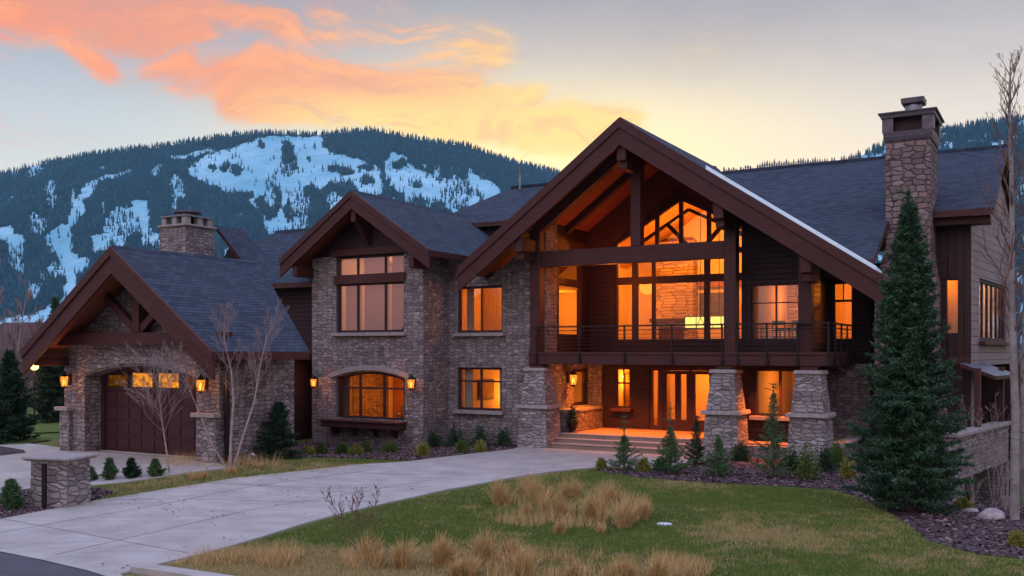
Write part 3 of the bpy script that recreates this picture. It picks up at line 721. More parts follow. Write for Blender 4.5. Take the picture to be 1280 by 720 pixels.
# ------------------------------------------------------------------ the lodge
house = empty('lodge_house', (OX, OY, 0), -A)
tag(house, 'sprawling stone and dark timber lodge with three front gables and glowing windows', 'house')
def cells(lo0, hi0, lo1, hi1, ops):
    a = sorted(set([lo0, hi0]+[v for o in ops for v in o[:2] if lo0 < v < hi0])); b = sorted(set([lo1, hi1]+[v for o in ops for v in o[2:4] if lo1 < v < hi1]))
    for i in range(len(a)-1):
        j = 0
        while j < len(b)-1:
            cx = (a[i]+a[i+1])/2
            inside = lambda q: any(o[0] < cx < o[1] and o[2] < (b[q]+b[q+1])/2 < o[3] for o in ops)
            if inside(j): j += 1; continue
            q = j
            while q+1 < len(b)-1 and not inside(q+1): q += 1
            yield a[i], a[i+1], b[j], b[q+1]; j = q+1
def wall_y(mb, s0, s1, z0, z1, t, th, ops=(), mi=0):
    for a, b, c, d_ in cells(s0, s1, z0, z1, ops): mb.box(a, b, t, t+th, c, d_, mi)
def wall_x(mb, t0, t1, z0, z1, s, th, ops=(), mi=0):   # outer face at s (+x side), thickness to -x
    for a, b, c, d_ in cells(t0, t1, z0, z1, ops): mb.box(s-th, s, a, b, c, d_, mi)
def arc(s0, s1, zs, rise, n=12):   # points of a shallow arch left to right
    return [(s0+(s1-s0)*i/n, zs+rise*(1-(2*i/n-1)**2)) for i in range(n+1)]

def window_y(s0, s1, z0, z1, t, vs=(), hs=(), fw=.07, dep=.10, parent=None, rise=0, glass='glass', label=None, mw=.05, sill=None, trim=0, name='window'):
    """window facing the front; vs/hs absolute mullion positions (or (pos, width))"""
    mb = MB(); y0, y1 = t, t+dep
    zt = z1
    mb.box(s0, s0+fw, y0, y1, z0, z1-(rise if rise else 0)); mb.box(s1-fw, s1, y0, y1, z0, z1-(rise if rise else 0)); mb.box(s0+fw, s1-fw, y0, y1, z0, z0+fw)
    if rise:
        a = arc(s0, s1, z1-rise, rise); lo = [(x, z-fw) for x, z in a]
        for i in range(len(a)-1): mb.prism_y([lo[i], lo[i+1], a[i+1], a[i]], y0+.002, y1)
    else: mb.box(s0+fw, s1-fw, y0, y1, z1-fw, z1)
    for v in vs:
        p, w = v if hasattr(v, '__len__') else (v, mw); mb.box(p-w/2, p+w/2, y0+.012, y1-.01, z0+fw, z1-fw-(rise*.15 if rise else 0))
    for v in hs:
        p, w = v if hasattr(v, '__len__') else (v, mw); mb.box(s0+fw, s1-fw, y0+.016, y1-.014, p-w/2, p+w/2)
    if trim:
        mb.box(s0-trim, s0-.001, y0-.05, y1, z0-trim*.6, z1+trim); mb.box(s1+.001, s1+trim, y0-.05, y1, z0-trim*.6, z1+trim); mb.box(s0, s1, y0-.05, y1, z1+.001, z1+trim)
    o = mb.build(name, 'frame', parent or house, bevel=.006)
    if label: o['label'] = label
    pn = MB()
    if rise:
        a = arc(s0+fw*.5, s1-fw*.5, z1-rise-fw*.5, rise); pn.add([(s0+fw*.5, t+dep*.5, z0+.02), (s1-fw*.5, t+dep*.5, z0+.02)]+[(x, t+dep*.5, z) for x, z in reversed(a)], [list(range(len(a)+2))])
    else: pn.add([(s0+fw*.5, t+dep*.5, z0+.02), (s1-fw*.5, t+dep*.5, z0+.02), (s1-fw*.5, t+dep*.5, z1-.02), (s0+fw*.5, t+dep*.5, z1-.02)], [(0, 1, 2, 3)])
    pn.build('pane', glass, o)
    if sill: MB().box(s0-.12, s1+.12, t-.28, t+.02, z0-.14, z0-.01).build('sill', sill, o, bevel=.01)
    return o
def window_x(t0, t1, z0, z1, s, vs=(), hs=(), fw=.07, dep=.10, glass='glass', sill=None, mw=.05):
    mb = MB(); x1, x0 = s, s-dep
    mb.box(x0, x1, t0, t0+fw, z0, z1); mb.box(x0, x1, t1-fw, t1, z0, z1); mb.box(x0, x1, t0+fw, t1-fw, z0, z0+fw); mb.box(x0, x1, t0+fw, t1-fw, z1-fw, z1)
    for v in vs:
        p, w = v if hasattr(v, '__len__') else (v, mw); mb.box(x0+.01, x1-.012, p-w/2, p+w/2, z0+fw, z1-fw)
    for v in hs:
        p, w = v if hasattr(v, '__len__') else (v, mw); mb.box(x0+.014, x1-.016, t0+fw, t1-fw, p-w/2, p+w/2)
    o = mb.build('window', 'frame', house, bevel=.006); xm = s-dep*.5
    MB().add([(xm, t0+.03, z0+.02), (xm, t1-.03, z0+.02), (xm, t1-.03, z1-.02), (xm, t0+.03, z1-.02)], [(0, 1, 2, 3)]).build('pane', glass, o)
    if sill: MB().box(s-.02, s+.28, t0-.1, t1+.1, z0-.14, z0-.01).build('sill', sill, o, bevel=.01)
    return o
def room(s0, s1, t0, t1, z0, z1, mats=('plaster', 'floor_in', 'ceil_in'), right=True, top=True):
    mb = MB(); e = .08
    mb.box(s0-e, s0, t0, t1, z0, z1, 0)
    if right: mb.box(s1, s1+e, t0, t1, z0, z1, 0)
    if not top:
        mb.box(s0-e, s1+e, t1, t1+e, z0, z1, 0); mb.box(s0-e, s1+e, t0, t1+e, z0-e, z0-.001, 1); return mb.build('interior_room', list(mats), house)
    mb.box(s0-e, s1+e, t1, t1+e, z0, z1, 0)
    mb.box(s0-e, s1+e, t0, t1+e, z0-e, z0-.001, 1); mb.box(s0-e, s1+e, t0, t1+e, z1+.001, z1+e, 2)
    return mb.build('interior_room', list(mats), house)
WARM = (1, .26, .018)
def lamp(s, t, z, power, r=.12, col=WARM):
    l = bpy.data.lights.new('room_or_fill_lamp', 'POINT'); l.energy = power*LP; l.color = col; l.shadow_soft_size = r
    o = bpy.data.objects.new('room_or_fill_lamp', l); C.objects.link(o); o.location = W(s, t, z); return o
LP = 1.25
def gable_roof(name, sr, zr, sl, zl, s2, z2, t0, t1, th=.22, t1l=None, t1r=None, ext_r=None):
    mb = MB()
    mb.slab([(sl, t0, zl), (sr, t0, zr), (sr, t1, zr), (sl, t1l if t1l is not None else t1, zl)], th)
    right = [(sr, t0, zr), (s2, t0, z2)]
    if ext_r: right += ext_r
    right += [(s2, t1r if t1r is not None else t1, z2)] if not ext_r else []
    right += [(sr, t1, zr)]
    mb.slab(right, th)
    o = mb.build(name, ['shingle', 'soffit', 'timber'], house)
    # ridge cap
    MB().prism_y([(sr-.16, zr-.16*abs((zr-zl)/(sr-sl))-.0), (sr, zr-.02), (sr+.16, zr-.16*abs((zr-z2)/(s2-sr))), (sr, zr+.06)], t0-.01, t1).build('ridge_cap', 'shingle', o)
    return o
def barge(sr, zr, sl, zl, s2, z2, t, dep=.8, top=.28):
    """the paired boards under the rake, one mesh per slope"""
    for (a, za, b, zb) in ((sl, zl, sr, zr), (sr, zr, s2, z2)):
        m = MB(); m.prism_y([(a, za-top), (b, zb-top), (b, zb+.015), (a, za+.015)], t-.11, t)
        m.prism_y([(a, za-dep), (b, zb-dep), (b, zb-top+.02), (a, za-top+.02)], t-.055, t+.03)
        m.build('bargeboard', 'timber', house)

# ---- main gable
gable_roof('roof', 4.0, 11.0, -2.28, 6.41, 12.1, 5.57, -1.2, 9.0, ext_r=[(12.1, .2, 5.57), (11.0, .2, 6.31)])
barge(4.0, 11.0, -2.28, 6.41, 12.1, 5.57, -1.2, .86, .30)
# snow lying on the lower rake of the main roof
def snowstrip():
    pl = .67; m = MB()
    n = 16
    pts = [(6.9+(11.9-6.9)*i/n) for i in range(n+1)]
    for i in range(n):
        a, b = pts[i], pts[i+1]; za, zb = 11-pl*(a-4), 11-pl*(b-4); wa = .9+.25*math.sin(i*1.3); wb = .9+.25*math.sin((i+1)*1.3)
        if i == n-1: wb = .3
        m.hexa([(a, -1.26, za-.0), (b, -1.26, zb-.0), (b, -1.2+wb+.7, zb-.0), (a, -1.2+wa+.7, za-.0), (a, -1.24, za+.14), (b, -1.24, zb+.14), (b, -1.2+wb+.6, zb+.06), (a, -1.2+wa+.6, za+.06)])
    m.build('roof_snow', 'snow', house)
snowstrip()
# rear cross roof: right part, left part
BR = lambda t: 10.85-.53*(9-t)
MB().slab([(11.15, 0.2, BR(.2)), (11.6, .2, BR(.2)), (11.6, 3.5, BR(3.5)), (14.62, 3.5, BR(3.5)), (14.75, 9, BR(9)), (3.9, 9, BR(9))], .22).build('roof', ['shingle', 'timber', 'timber'], house)
MB().slab([(3.9, 9, BR(9)), (14.75, 9, BR(9)), (14.75, 14.5, BR(9)-2.9), (-7, 14.5, BR(9)-2.6), (-5.95, 9, 11.1)], .22).build('roof', ['shingle', 'timber', 'timber'], house)
MB().box(3.9, 14.78, 8.9, 9.1, BR(9)-.05, BR(9)+.06).build('ridge_cap', 'shingle', house)
MB().slab([(-8.6, 5.2, 9.0), (0, 5.2, 9.0), (3.9, 9, 11.1), (-5.95, 9, 11.1)], .2).build('roof', ['shingle', 'timber', 'timber'], house)
MB().beam((-5.95, 8.98, 11.12), (3.9, 8.98, 11.12), .2, .1).build('ridge_cap', 'shingle', house)
MB().slab([(-8.6, 5.2, 9.0), (-5.95, 9, 11.1), (-7, 14.5, 8.25), (-9.5, 14.5, 8.0)], .2).build('roof', ['shingle', 'timber', 'timber'], house)
MB().tube([(-5.3, 8.6, 10.9), (-5.3, 8.6, 11.6), (-5.25, 8.6, 11.95)], [.05, .05, .09], 8).build('vent_pipe', 'metal_grey', house)
MB().box(-8.2, -3.0, 5.6, 14, 4.5, 8.9).build('wall', 'siding', house)

# chords of the front truss, inner rafters
def chord(t, sr, zr, sl, zl, s2, z2, off, dep, w):
    for (a, za, b, zb) in ((sl, zl, sr, zr), (sr, zr, s2, z2)):
        MB().prism_y([(a, za-off-dep), (b, zb-off-dep), (b, zb-off), (a, za-off)], t, t+w).build('rafter', 'timber', house)
ML = lambda s: 11-.731*(4-s); MR = lambda s: 11-.67*(s-4)
chord(.05, 4.0, 11.0, .1, ML(.1), 7.3, MR(7.3), .25, .42, .28)
chord(4.0, 4.0, 11.0, .2, ML(.2), 7.4, MR(7.4), .25, 1.2, .3)
chord(2.1, 4.0, 11.0, .2, ML(.2), 7.4, MR(7.4), .25, .25, .25)
# outlooker brackets under the barge
for s_, zf in ((4.0, MR), (7.25, MR), (9.9, MR), (0.12, ML)):
    z = zf(s_)-1.0 if s_ != 4.0 else 9.95
    m = MB(); m.box(s_-.17, s_+.17, -1.12, .1, z-.30, z+.20); m.box(s_-.14, s_+.14, -.95, .1, z-.55, z-.301)
    m.build('bracket', 'timber', house, bevel=.03)
# posts, beam, king post
for s_, zt in ((.17, 7.75), (7.27, 8.3), (9.62, 6.7)):
    MB().box(s_-.2, s_+.2, 0.0, .4, 3.36, zt).build('post', 'timber', house, bevel=.02)
MB().box(.37, 7.07, .04, .36, 6.42, 6.98).build('beam', 'timber', house, bevel=.02)
MB().box(3.84, 4.2, .02, .38, 6.98, 10.35).build('king_post', 'timber', house, bevel=.02)
MB().box(-.03, .37, .4, 4.2, 7.2, 7.6).build('beam', 'timber', house)
MB().box(7.12, 7.42, .4, 4.2, 7.5, 7.9).build('beam', 'timber', house)

# ---- deck
MB().box(-.02, 10.25, .02, 4.2, 3.24, 3.36, 0).build('deck_floor', 'deckboard', house)
m = MB(); m.box(-.04, 10.3, -.06, .06, 2.97, 3.30); m.box(-.04, 10.3, -.09, .3, 3.301, 3.40); m.box(10.18, 10.3, .06, 4.9, 2.97, 3.30); m.box(10.0, 10.33, .3, 4.9, 3.301, 3.40)
m.build('deck_fascia', 'timber', house, bevel=.01)
MB().box(0, 10.2, .1, 4.2, 3.05, 3.23).build('porch_ceiling', 'soffit', house)
def railing(pa, pb, posts, name="railing"):
    root = MB()
    a, b = Vector(pa), Vector(pb); zt = 4.28
    root.beam((a.x, a.y, zt), (b.x, b.y, zt), .07, .05)
    root.beam((a.x, a.y, 4.14), (b.x, b.y, 4.14), .03, .03)
    o = root.build(name, 'metal', house)
    for i in range(posts):
        f = i/(posts-1); p = a.lerp(b, f)
        d_ = (b-a).normalized(); n = Vector((d_.y, -d_.x, 0))*.10
        m = MB(); m.box(p.x-.025, p.x+.025, p.y-.025, p.y+.025, 3.0, 4.27); m.box(p.x-.05, p.x+.05, p.y-.05, p.y+.05, 3.0, 3.16); m.box(p.x-.06, p.x+.06, p.y-.06, p.y+.06, 4.26, 4.31)
        m.build('post', 'metal', o)
    for z in (3.52, 3.64, 3.76, 3.88, 4.0): MB().beam((a.x, a.y, z), (b.x, b.y, z), .014, .014).build('cable', 'metal', o)
    return o
railing((.3, -.10, 0), (7.05, -.10, 0), 5)
railing((7.55, -.10, 0), (10.35, -.10, 0), 4)
railing((10.36, -.08, 0), (10.36, 4.6, 0), 6)

# ---- columns
for s_ in (.23, 7.07, 9.75):
    m = MB(); m.frustum(s_, .26, -.15, 1.40, .60, .60, .53, .53)
    col = m.build('stone_column', 'stone_light', house, bevel=.02)
    MB().frustum(s_, .26, 1.531, 2.72, .50, .50, .38, .38).build('shaft', 'stone_light', col, bevel=.02)
    MB().frustum(s_, .26, 1.40, 1.53, .64, .64, .62, .62).build('ledge', 'cap', col, bevel=.02)
    MB().frustum(s_, .26, 2.72, 2.84, .44, .44, .42, .42).build('cap', 'cap', col, bevel=.02)
    MB().box(s_-.26, s_+.26, 0, .52, 2.841, 2.969).build('pad', 'timber', col)

# ---- porch floor and steps
MB().box(.7, 10.5, .72, 4.2, -.2, .45).build('porch_floor', 'flag', house)
m = MB(); m.box(.78, 6.5, .36, .719, -.2, .30); m.box(.78, 6.5, .0, .359, -.2, .15)
st = m.build('steps', 'flag', house)
m = MB(); m.box(.76, 6.52, -.03, .40, .151, .19); m.box(.76, 6.52, .33, .74, .301, .34); m.box(.76, 6.6, .69, 1.05, .451, .49); m.build('tread', 'cap', st, bevel=.01)
MB().box(7.6, 9.2, .35, .719, -.2, .40).build('plinth', 'stone', house)
MB().box(10.3, 10.62, .3, 4.2, -.9, .47).build('porch_wall', 'stone', house)
MB().box(10.24, 10.68, .25, 4.2, .471, .56).build('porch_wall_cap', 'cap', house, bevel=.01)

# ---- recess: side wall (left), rear wall, right block
m = MB(); wall_x(m, .5, 4.5, 3.3, 8.4, .35, .3, [(1.54, 3.64, 3.95, 6.85)])
m.build('wall', 'siding', house)
MB().box(.06, .40, .42, 1.3, 3.36, 8.2).build('wall', 'stone', house)
wx = window_x(1.54, 3.64, 3.95, 6.85, .30, hs=[(6.05, .22)], fw=.12)
m = MB(); wall_x(m, .5, 4.5, -.2, 3.2, .35, .3, [(2.75, 4.1, 1.35, 2.75)]); m.build('wall', 'stone', house)
window_x(2.75, 4.1, 1.35, 2.75, .30, fw=.12, sill='cap')
MB().box(.351, .9, 1.4, 4.1, .45, 1.2).build('bench_wall', 'stone', house); MB().box(.351, .96, 1.35, 4.1, 1.201, 1.29).build('bench_cap', 'cap', house)
# rear wall upper with glazing
GW = [(1.4, 6.95, 3.80, 7.10)]
m = MB(); wall_y(m, .35, 7.3, 3.3, 7.15, 4.2, .3, GW)
m.build('wall', 'siding', house)
MB().prism_y([(.35, 7.15), (1.4, 7.15), (1.4, 7.62), (4.07, 9.15), (4.07, 10.7), (.35, 8.1)], 4.2, 4.5).build('wall', 'siding', house)
MB().prism_y([(6.95, 7.15), (7.3, 7.15), (7.3, 8.6), (4.07, 10.7), (4.07, 9.15), (6.95, 7.75)], 4.2, 4.5).build('wall', 'siding', house)
window_y(1.4, 6.95, 3.80, 7.10, 4.26, vs=[(2.22, .24), (2.98, .14), (5.08, .22), (6.1, .2)], hs=[(6.14, .28)], fw=.09, dep=.14)
# gable glass with mullions
gw = MB(); gp = [(1.4, 7.15), (6.95, 7.15), (6.95, 7.75), (4.07, 9.15), (1.4, 7.62)]
for i in range(5):
    a, b = gp[i], gp[(i+1) % 5]
    gw.beam((a[0], 4.33, a[1]), (b[0], 4.33, b[1]), .14, .16, up=(0, 1, 0))
for s_, zt in ((2.3, 8.1), (3.12, 8.55), (4.07, 9.1), (5.15, 8.6), (6.1, 8.1)): gw.box(s_-.075, s_+.075, 4.27, 4.39, 7.15, zt)
o = gw.build('window', 'frame', house, bevel=.005)
MB().add([(x, 4.33, z) for x, z in gp], [(0, 1, 2, 3, 4)]).build('pane', 'glass', o)
m = MB(); m.beam((1.6, 5.2, 7.4), (4.07, 5.2, 8.85), .14, .12); m.beam((4.07, 5.2, 8.85), (6.8, 5.2, 7.5), .14, .12)
m.beam((3.2, 5.2, 8.35), (4.3, 5.2, 7.2), .14, .14); m.beam((4.5, 5.2, 7.2), (5.4, 5.2, 8.2), .14, .14); m.beam((5.6, 5.2, 8.1), (6.8, 5.2, 7.3), .12, .1)
m.build('interior_truss', 'frame', house)
# right block
m = MB(); wall_y(m, 7.3, 9.4, 3.3, 7.3, 1.2, .3, [(7.62, 9.2, 3.78, 5.62)]); m.prism_y([(7.3, 7.3), (9.4, 7.3), (7.3, 8.7)], 1.2, 1.5); wall_x(m, 1.5, 4.2, 3.3, 7.2, 9.4, .25)
m.box(7.3, 7.5, 1.5, 4.2, 3.3, 8.4); m.build('wall', 'siding', house)
window_y(7.62, 9.2, 3.78, 5.62, 1.24, vs=[8.42], hs=[(5.0, .035)], fw=.06, glass='glass_coated', label='upper window mirroring the pink dusk sky', trim=.12)
# far right upper wall, tall window
m = MB(); wall_y(m, 9.4, 13.2, 3.0, 6.4, 4.2, .3, [(9.62, 10.28, 3.8, 5.8)]); m.build('wall', 'siding', house)
window_y(9.62, 10.28, 3.8, 5.8, 4.22, vs=[], hs=[(5.16, .08)], fw=.06, trim=.06)
MB().box(9.93, 9.97, 4.235, 4.29, 5.2, 5.74).build('window_bar', 'frame', house)
MB().box(9.45, 12.9, 3.3, 4.2, 5.9, 6.2).build('eave_beam', 'timber', house)
# lower floor rear wall
m = MB(); wall_y(m, .9, 7.4, -.2, 3.1, 4.2, .3, [(1.45, 2.07, 1.25, 2.78), (2.85, 5.45, .45, 2.85)]); m.build('wall', 'siding', house)
MB().box(.351, .9, 4.1, 4.5, -.2, 3.1).build('wall', 'stone', house)
window_y(1.45, 2.07, 1.25, 2.78, 4.24, vs=[], hs=[(2.2, .07)], fw=.06, sill='timber', trim=.05)
MB().box(1.74, 1.78, 4.255, 4.32, 2.23, 2.73).build('window_bar', 'frame', house)
m = MB()
for a, b in ((2.85, 2.97), (3.19, 3.4), (4.42, 4.52), (5.30, 5.45)): m.box(a, b, 4.24, 4.36, .45, 2.85)
m.box(2.97, 5.3, 4.24, 4.36, 2.70, 2.85); m.box(2.97, 3.19, 4.25, 4.35, .45, .62)
ent = m.build('entrance', 'frame', house, bevel=.006)
for a, b in ((3.41, 3.96), (3.97, 4.41), (4.53, 5.29)):
    d1 = MB(); fw = .11; d1.box(a, a+fw, 4.26, 4.32, .46, 2.69); d1.box(b-fw, b, 4.26, 4.32, .46, 2.69); d1.box(a+fw, b-fw, 4.26, 4.32, .46, .85); d1.box(a+fw, b-fw, 4.26, 4.32, 2.57, 2.69)
    dd = d1.build('door', 'frame', ent)
MB().add([(2.9, 4.30, .5), (5.4, 4.30, .5), (5.4, 4.30, 2.8), (2.9, 4.30, 2.8)], [(0, 1, 2, 3)]).build('pane', 'glass', ent)
MB().tube([(3.9, 4.2, 1.45), (3.9, 4.2, 1.75)], .02, 6).build('handle', 'metal', ent)
# lower right block wall with window
m = MB(); wall_y(m, 7.4, 9.4, -.2, 3.1, 1.6, .3, [(7.62, 9.3, 1.3, 2.84)]); wall_x(m, 1.9, 4.2, -.2, 3.1, 9.4, .25); m.box(7.4, 7.6, 1.9, 4.2, -.2, 3.1); m.build('wall', 'siding', house)
window_y(7.62, 9.3, 1.3, 2.84, 1.64, vs=[(8.45, .09)], fw=.07, sill='cap')
m = MB(); wall_y(m, 9.4, 13.2, -1.2, 3.0, 4.22, .3); m.build('wall', 'stone', house)
MB().tube([(10.9, 4.1, -.3), (10.9, 4.1, 5.2), (11.1, 3.9, 5.6)], .06, 8).build('downspout', 'metal', house)

# ---- setback stone wall between the middle gable and the deck
m = MB(); wall_y(m, -3.89, .05, -.7, 6.0, .5, .3, [(-3.43, -1.45, 4.13, 5.87), (-3.45, -1.48, 1.22, 2.82)])
m.prism_y([(-3.89, 6.0), (.05, 6.0), (.05, 7.6), (-2.1, 6.1), (-2.8, 6.8), (-3.89, 7.15)], .5, .8)
m.build('wall', 'stone', house)
window_y(-3.43, -1.45, 4.13, 5.87, .58, vs=[(-2.42, .07)], fw=.08, sill='cap', glass='glass_coated', label='upper bedroom window with pinkish reflections')
window_y(-3.45, -1.48, 1.22, 2.82, .58, vs=[(-2.44, .08)], hs=[(2.3, .06)], fw=.08, sill='cap')

# ---- middle gable block
m = MB(); wall_y(m, -9.26, -3.89, -.8, 7.1, -1.1, .35, [(-8.02, -4.76, 4.15, 7.12), (-8.05, -4.72, .85, 2.66)])
a = arc(-8.05, -4.72, 2.40, .26)
for i in range(len(a)-1): m.prism_y([a[i], a[i+1], (a[i+1][0], 2.661), (a[i][0], 2.661)], -1.098, -.752)
m.box(-4.24, -3.89, -.75, .5, -.8, 7.1); m.box(-9.26, -8.91, -.75, 6, -.8, 7.1)
m.build('wall', 'stone', house)
ar = MB(); a2 = arc(-8.25, -4.52, 2.38, .30)
for i in range(len(a2)-1):
    p, q = a2[i], a2[i+1]; ar.prism_y([(p[0], p[1]+.02), (q[0], q[1]+.02), (q[0], q[1]+.22), (p[0], p[1]+.22)], -1.16, -1.099)
ar.build('arch', 'cap', house)
MB().prism_y([(-9.2, 7.1), (-3.9, 7.1), (-6.41, 9.05)], -1.05, -.8).build('wall', 'siding_v', house)
MB().box(-8.25, -4.45, -1.2, -.98, 7.1, 7.36).build('beam', 'timber', house, bevel=.01)
MB().box(-8.1, -4.68, -1.17, -1.0, 6.02, 6.36).build('beam', 'timber', house, bevel=.01)
window_y(-8.02, -4.76, 6.3, 7.1, -1.0, vs=[(-7.05, .08), (-5.72, .08)], fw=.09, glass='glass_coated')
window_y(-8.02, -4.76, 4.15, 6.05, -1.0, vs=[(-7.05, .08), (-5.72, .08)], fw=.09, sill='cap', glass='glass_coated')
window_y(-8.0, -4.76, .85, 2.64, -.98, vs=[(-6.95, .09), (-5.8, .09)], hs=[(2.02, .07)], fw=.08, rise=.26)
m = MB(); m.box(-8.35, -4.66, -1.62, -1.101, .52, .74); wb = m.build('window_box', 'timber', house, bevel=.02)
MB().box(-8.4, -4.6, -1.67, -1.101, .741, .80).build('shelf', 'timber', wb, bevel=.01)
for s_ in (-7.9, -7.0, -6.0, -5.1): MB().prism_x([(-1.5, .52), (-1.101, .52), (-1.101, .2), (-1.2, .2)][::-1], s_-.06, s_+.06).build('bracket', 'timber', wb)
gable_roof('roof', -6.41, 9.38, -9.96, 6.99, -2.9, 7.01, -2.1, 7.5, ext_r=[(-2.9, .55, 7.01), (-1.5, .55, 6.07), (-1.5, 7.5, 6.07)])
barge(-6.41, 9.38, -9.96, 6.99, -2.9, 7.01, -2.1, .66, .22)
for s_, z in ((-6.41, 8.55), (-9.3, 6.62), (-3.75, 6.72)):
    MB().box(s_-.11, s_+.11, -2.05, -1.05, z-.3, z+.1).build('bracket', 'timber', house, bevel=.02)
MB().prism_x([(-1.95, 8.3), (-1.05, 8.3), (-1.05, 7.5), (-1.2, 7.5)][::-1], -6.5, -6.32).build('bracket', 'timber', house)
MB().box(-8.6, -4.4, .8, 6, 3.3, 3.55).build('floor_slab', 'plaster', house)

# ---- link wing and side chimney
LK = lambda t: 6.2+.705*(t+.9)
MB().slab([(-18.9, -.9, 6.2), (-9.0, -.9, 6.2), (-9.0, 3, LK(3)), (-15.1, 3, LK(3))], .2).build('roof', ['shingle', 'soffit', 'timber'], house)
MB().slab([(-15.1, 3, LK(3)), (-9, 3, LK(3)), (-9, 7, 6.2), (-18.9, 7, 6.2)], .2).build('roof', ['shingle', 'soffit', 'timber'], house)
MB().slab([(-18.9, -.9, 6.2), (-15.1, 3, LK(3)), (-18.9, 7, 6.2)], .2).build('roof', ['shingle', 'soffit', 'timber'], house)
MB().box(-15.1, -9, 2.9, 3.1, LK(3)-.06, LK(3)+.05).build('ridge_cap', 'shingle', house)
MB().box(-18.2, -9.26, -.1, 6.2, -.5, 6.15).build('wall', 'siding', house)
MB().box(-12.2, -9.9, -7.7, -.1, -.4, 3.3).build('wall', 'siding', house)
MB().slab([(-12.5, -7.7, 3.5), (-9.6, -7.7, 3.3), (-9.6, -.1, 3.3), (-12.5, -.1, 3.5)], .2).build('roof', ['shingle', 'soffit', 'timber'], house)
MB().box(-17.0, -15.42, -2.0, -.42, 3.0, 8.72).build('chimney', 'stone', house)
chs = [o for o in house.children if o.name.startswith('chimney')][0]
MB().box(-17.08, -15.34, -2.08, -.34, 8.721, 8.80).build('cap', 'cap', chs, bevel=.01)
m = MB()
for x in (-16.95, -16.3, -15.72):
    for y in (-1.95, -1.3, -.75): m.box(x, x+.26, y, y+.26, 8.801, 9.12)
m.box(-16.6, -15.8, -1.65, -.75, 8.81, 9.1, 1); m.build('vent', ['cap', 'metal'], chs)
MB().box(-17.0, -15.42, -2.0, -.42, 9.121, 9.19).build('cap', 'metal_grey', chs, bevel=.01)
MB().lathe((-16.2, -1.2, 9.19), [(.45, 0), (.45, .16), (.60, .17), (.60, .24), (.2, .30)], 16).build('flue', 'copper', chs)
MB().prism_y([(-17.5, 6.0), (-12.9, 6.0), (-15.6, 8.75)], 1.0, 1.3).build('wall', 'siding', house)
MB().slab([(-15.7, -.1, 8.95), (-12.8, -.1, 6.05), (-12.8, 1.6, 6.05), (-15.7, 1.6, 8.95)], .2).build('roof', ['shingle', 'timber', 'timber'], house)

# ---- garage wing
a = arc(-9.62, -4.70, 2.66, .34)
m = MB(); wall_y(m, -10.6, -3.8, -.2, 3.35, -11.0, .62, [(-9.62, -4.70, -1, 3.001)])
for i in range(len(a)-1): m.prism_y([a[i], a[i+1], (a[i+1][0], 3.001), (a[i][0], 3.001)], -10.998, -10.382)
m.prism_y([(-10.55, 3.35), (-3.85, 3.35), (-3.85, 3.9), (-6.73, 5.95), (-10.55, 3.45)], -11.0, -10.5)
wall_x(m, -10.38, -8.01, -.2, 3.35, -3.8, .35); m.box(-10.6, -10.25, -10.38, -8.01, -.2, 3.35); m.prism_y([(-10.25, -.2), (-4.15, -.2), (-4.15, 3.9), (-6.73, 5.9), (-10.25, 3.4)], -8.0, -7.7)
m.build('wall', 'stone', house)
ar = MB()
a2 = arc(-9.8, -4.52, 2.64, .40, 16)
for i in range(len(a2)-1):
    p, q = a2[i], a2[i+1]; ar.prism_y([(p[0], p[1]+.02), (q[0], q[1]+.02), (q[0], q[1]+.26), (p[0], p[1]+.26)], -11.05, -10.999)
ar.build('arch', 'stone', house)
for (x0, x1) in ((-10.72, -10.1), (-4.65, -3.72)):
    MB().box(x0, x1, -11.28, -10.999, 1.58, 1.70).build('ledge', 'cap', house, bevel=.015)
    MB().box(x0+.08, x1-.08, -11.14, -10.999, -.1, 1.579).build('pilaster', 'stone', house, bevel=.01)
# sectional door
m = MB(); m.box(-9.62, -4.70, -10.36, -10.30, .30, 3.0)
cols_ = 8; rows = 5; x0, x1 = -9.45, -4.86; zz = [.34+.47*i for i in range(5)]
pw = (x1-x0)/cols_
door = m.build('garage_door', 'door_wood', house)
m = MB()
for r_ in range(4):
    for c_ in range(cols_): m.box(x0+c_*pw+.06, x0+(c_+1)*pw-.06, -10.385, -10.361, zz[r_]+.05, zz[r_+1]-.06)
    m.box(x0, x1, -10.372, -10.361, zz[r_+1]-.022, zz[r_+1]+.0)
m.build('door_panel', 'door_wood', door, bevel=.008)
m = MB(); m.box(-9.62, -9.46, -10.42, -10.361, .3, 2.85); m.box(-4.86, -4.7, -10.42, -10.361, .3, 2.85)
lx = x0+.1
lw = (x1-x0)/4
m.box(-9.46, -4.86, -10.40, -10.361, 2.22, 2.30); m.build('door_trim', 'door_wood', door)
for i in range(4):
    a_, b_ = x0+i*lw+.16, x0+(i+1)*lw-.10
    pz = MB().box(a_, b_, -10.395, -10.362, 2.34, 2.76 if i in (1, 2) else 2.68)
    pz.build('pane', 'seedy' if i in (1, 2) else 'seedy_dim', door)
    m = MB(); m.box(a_-.05, a_, -10.41, -10.362, 2.30, 2.78); m.box(b_, b_+.05, -10.41, -10.362, 2.30, 2.78); m.box(a_, b_, -10.41, -10.362, 2.761, 2.80); m.build('window_trim', 'door_wood', door)
MB().box(-9.62, -4.70, -10.45, -10.29, .28, .335).build('threshold', 'concrete', door)
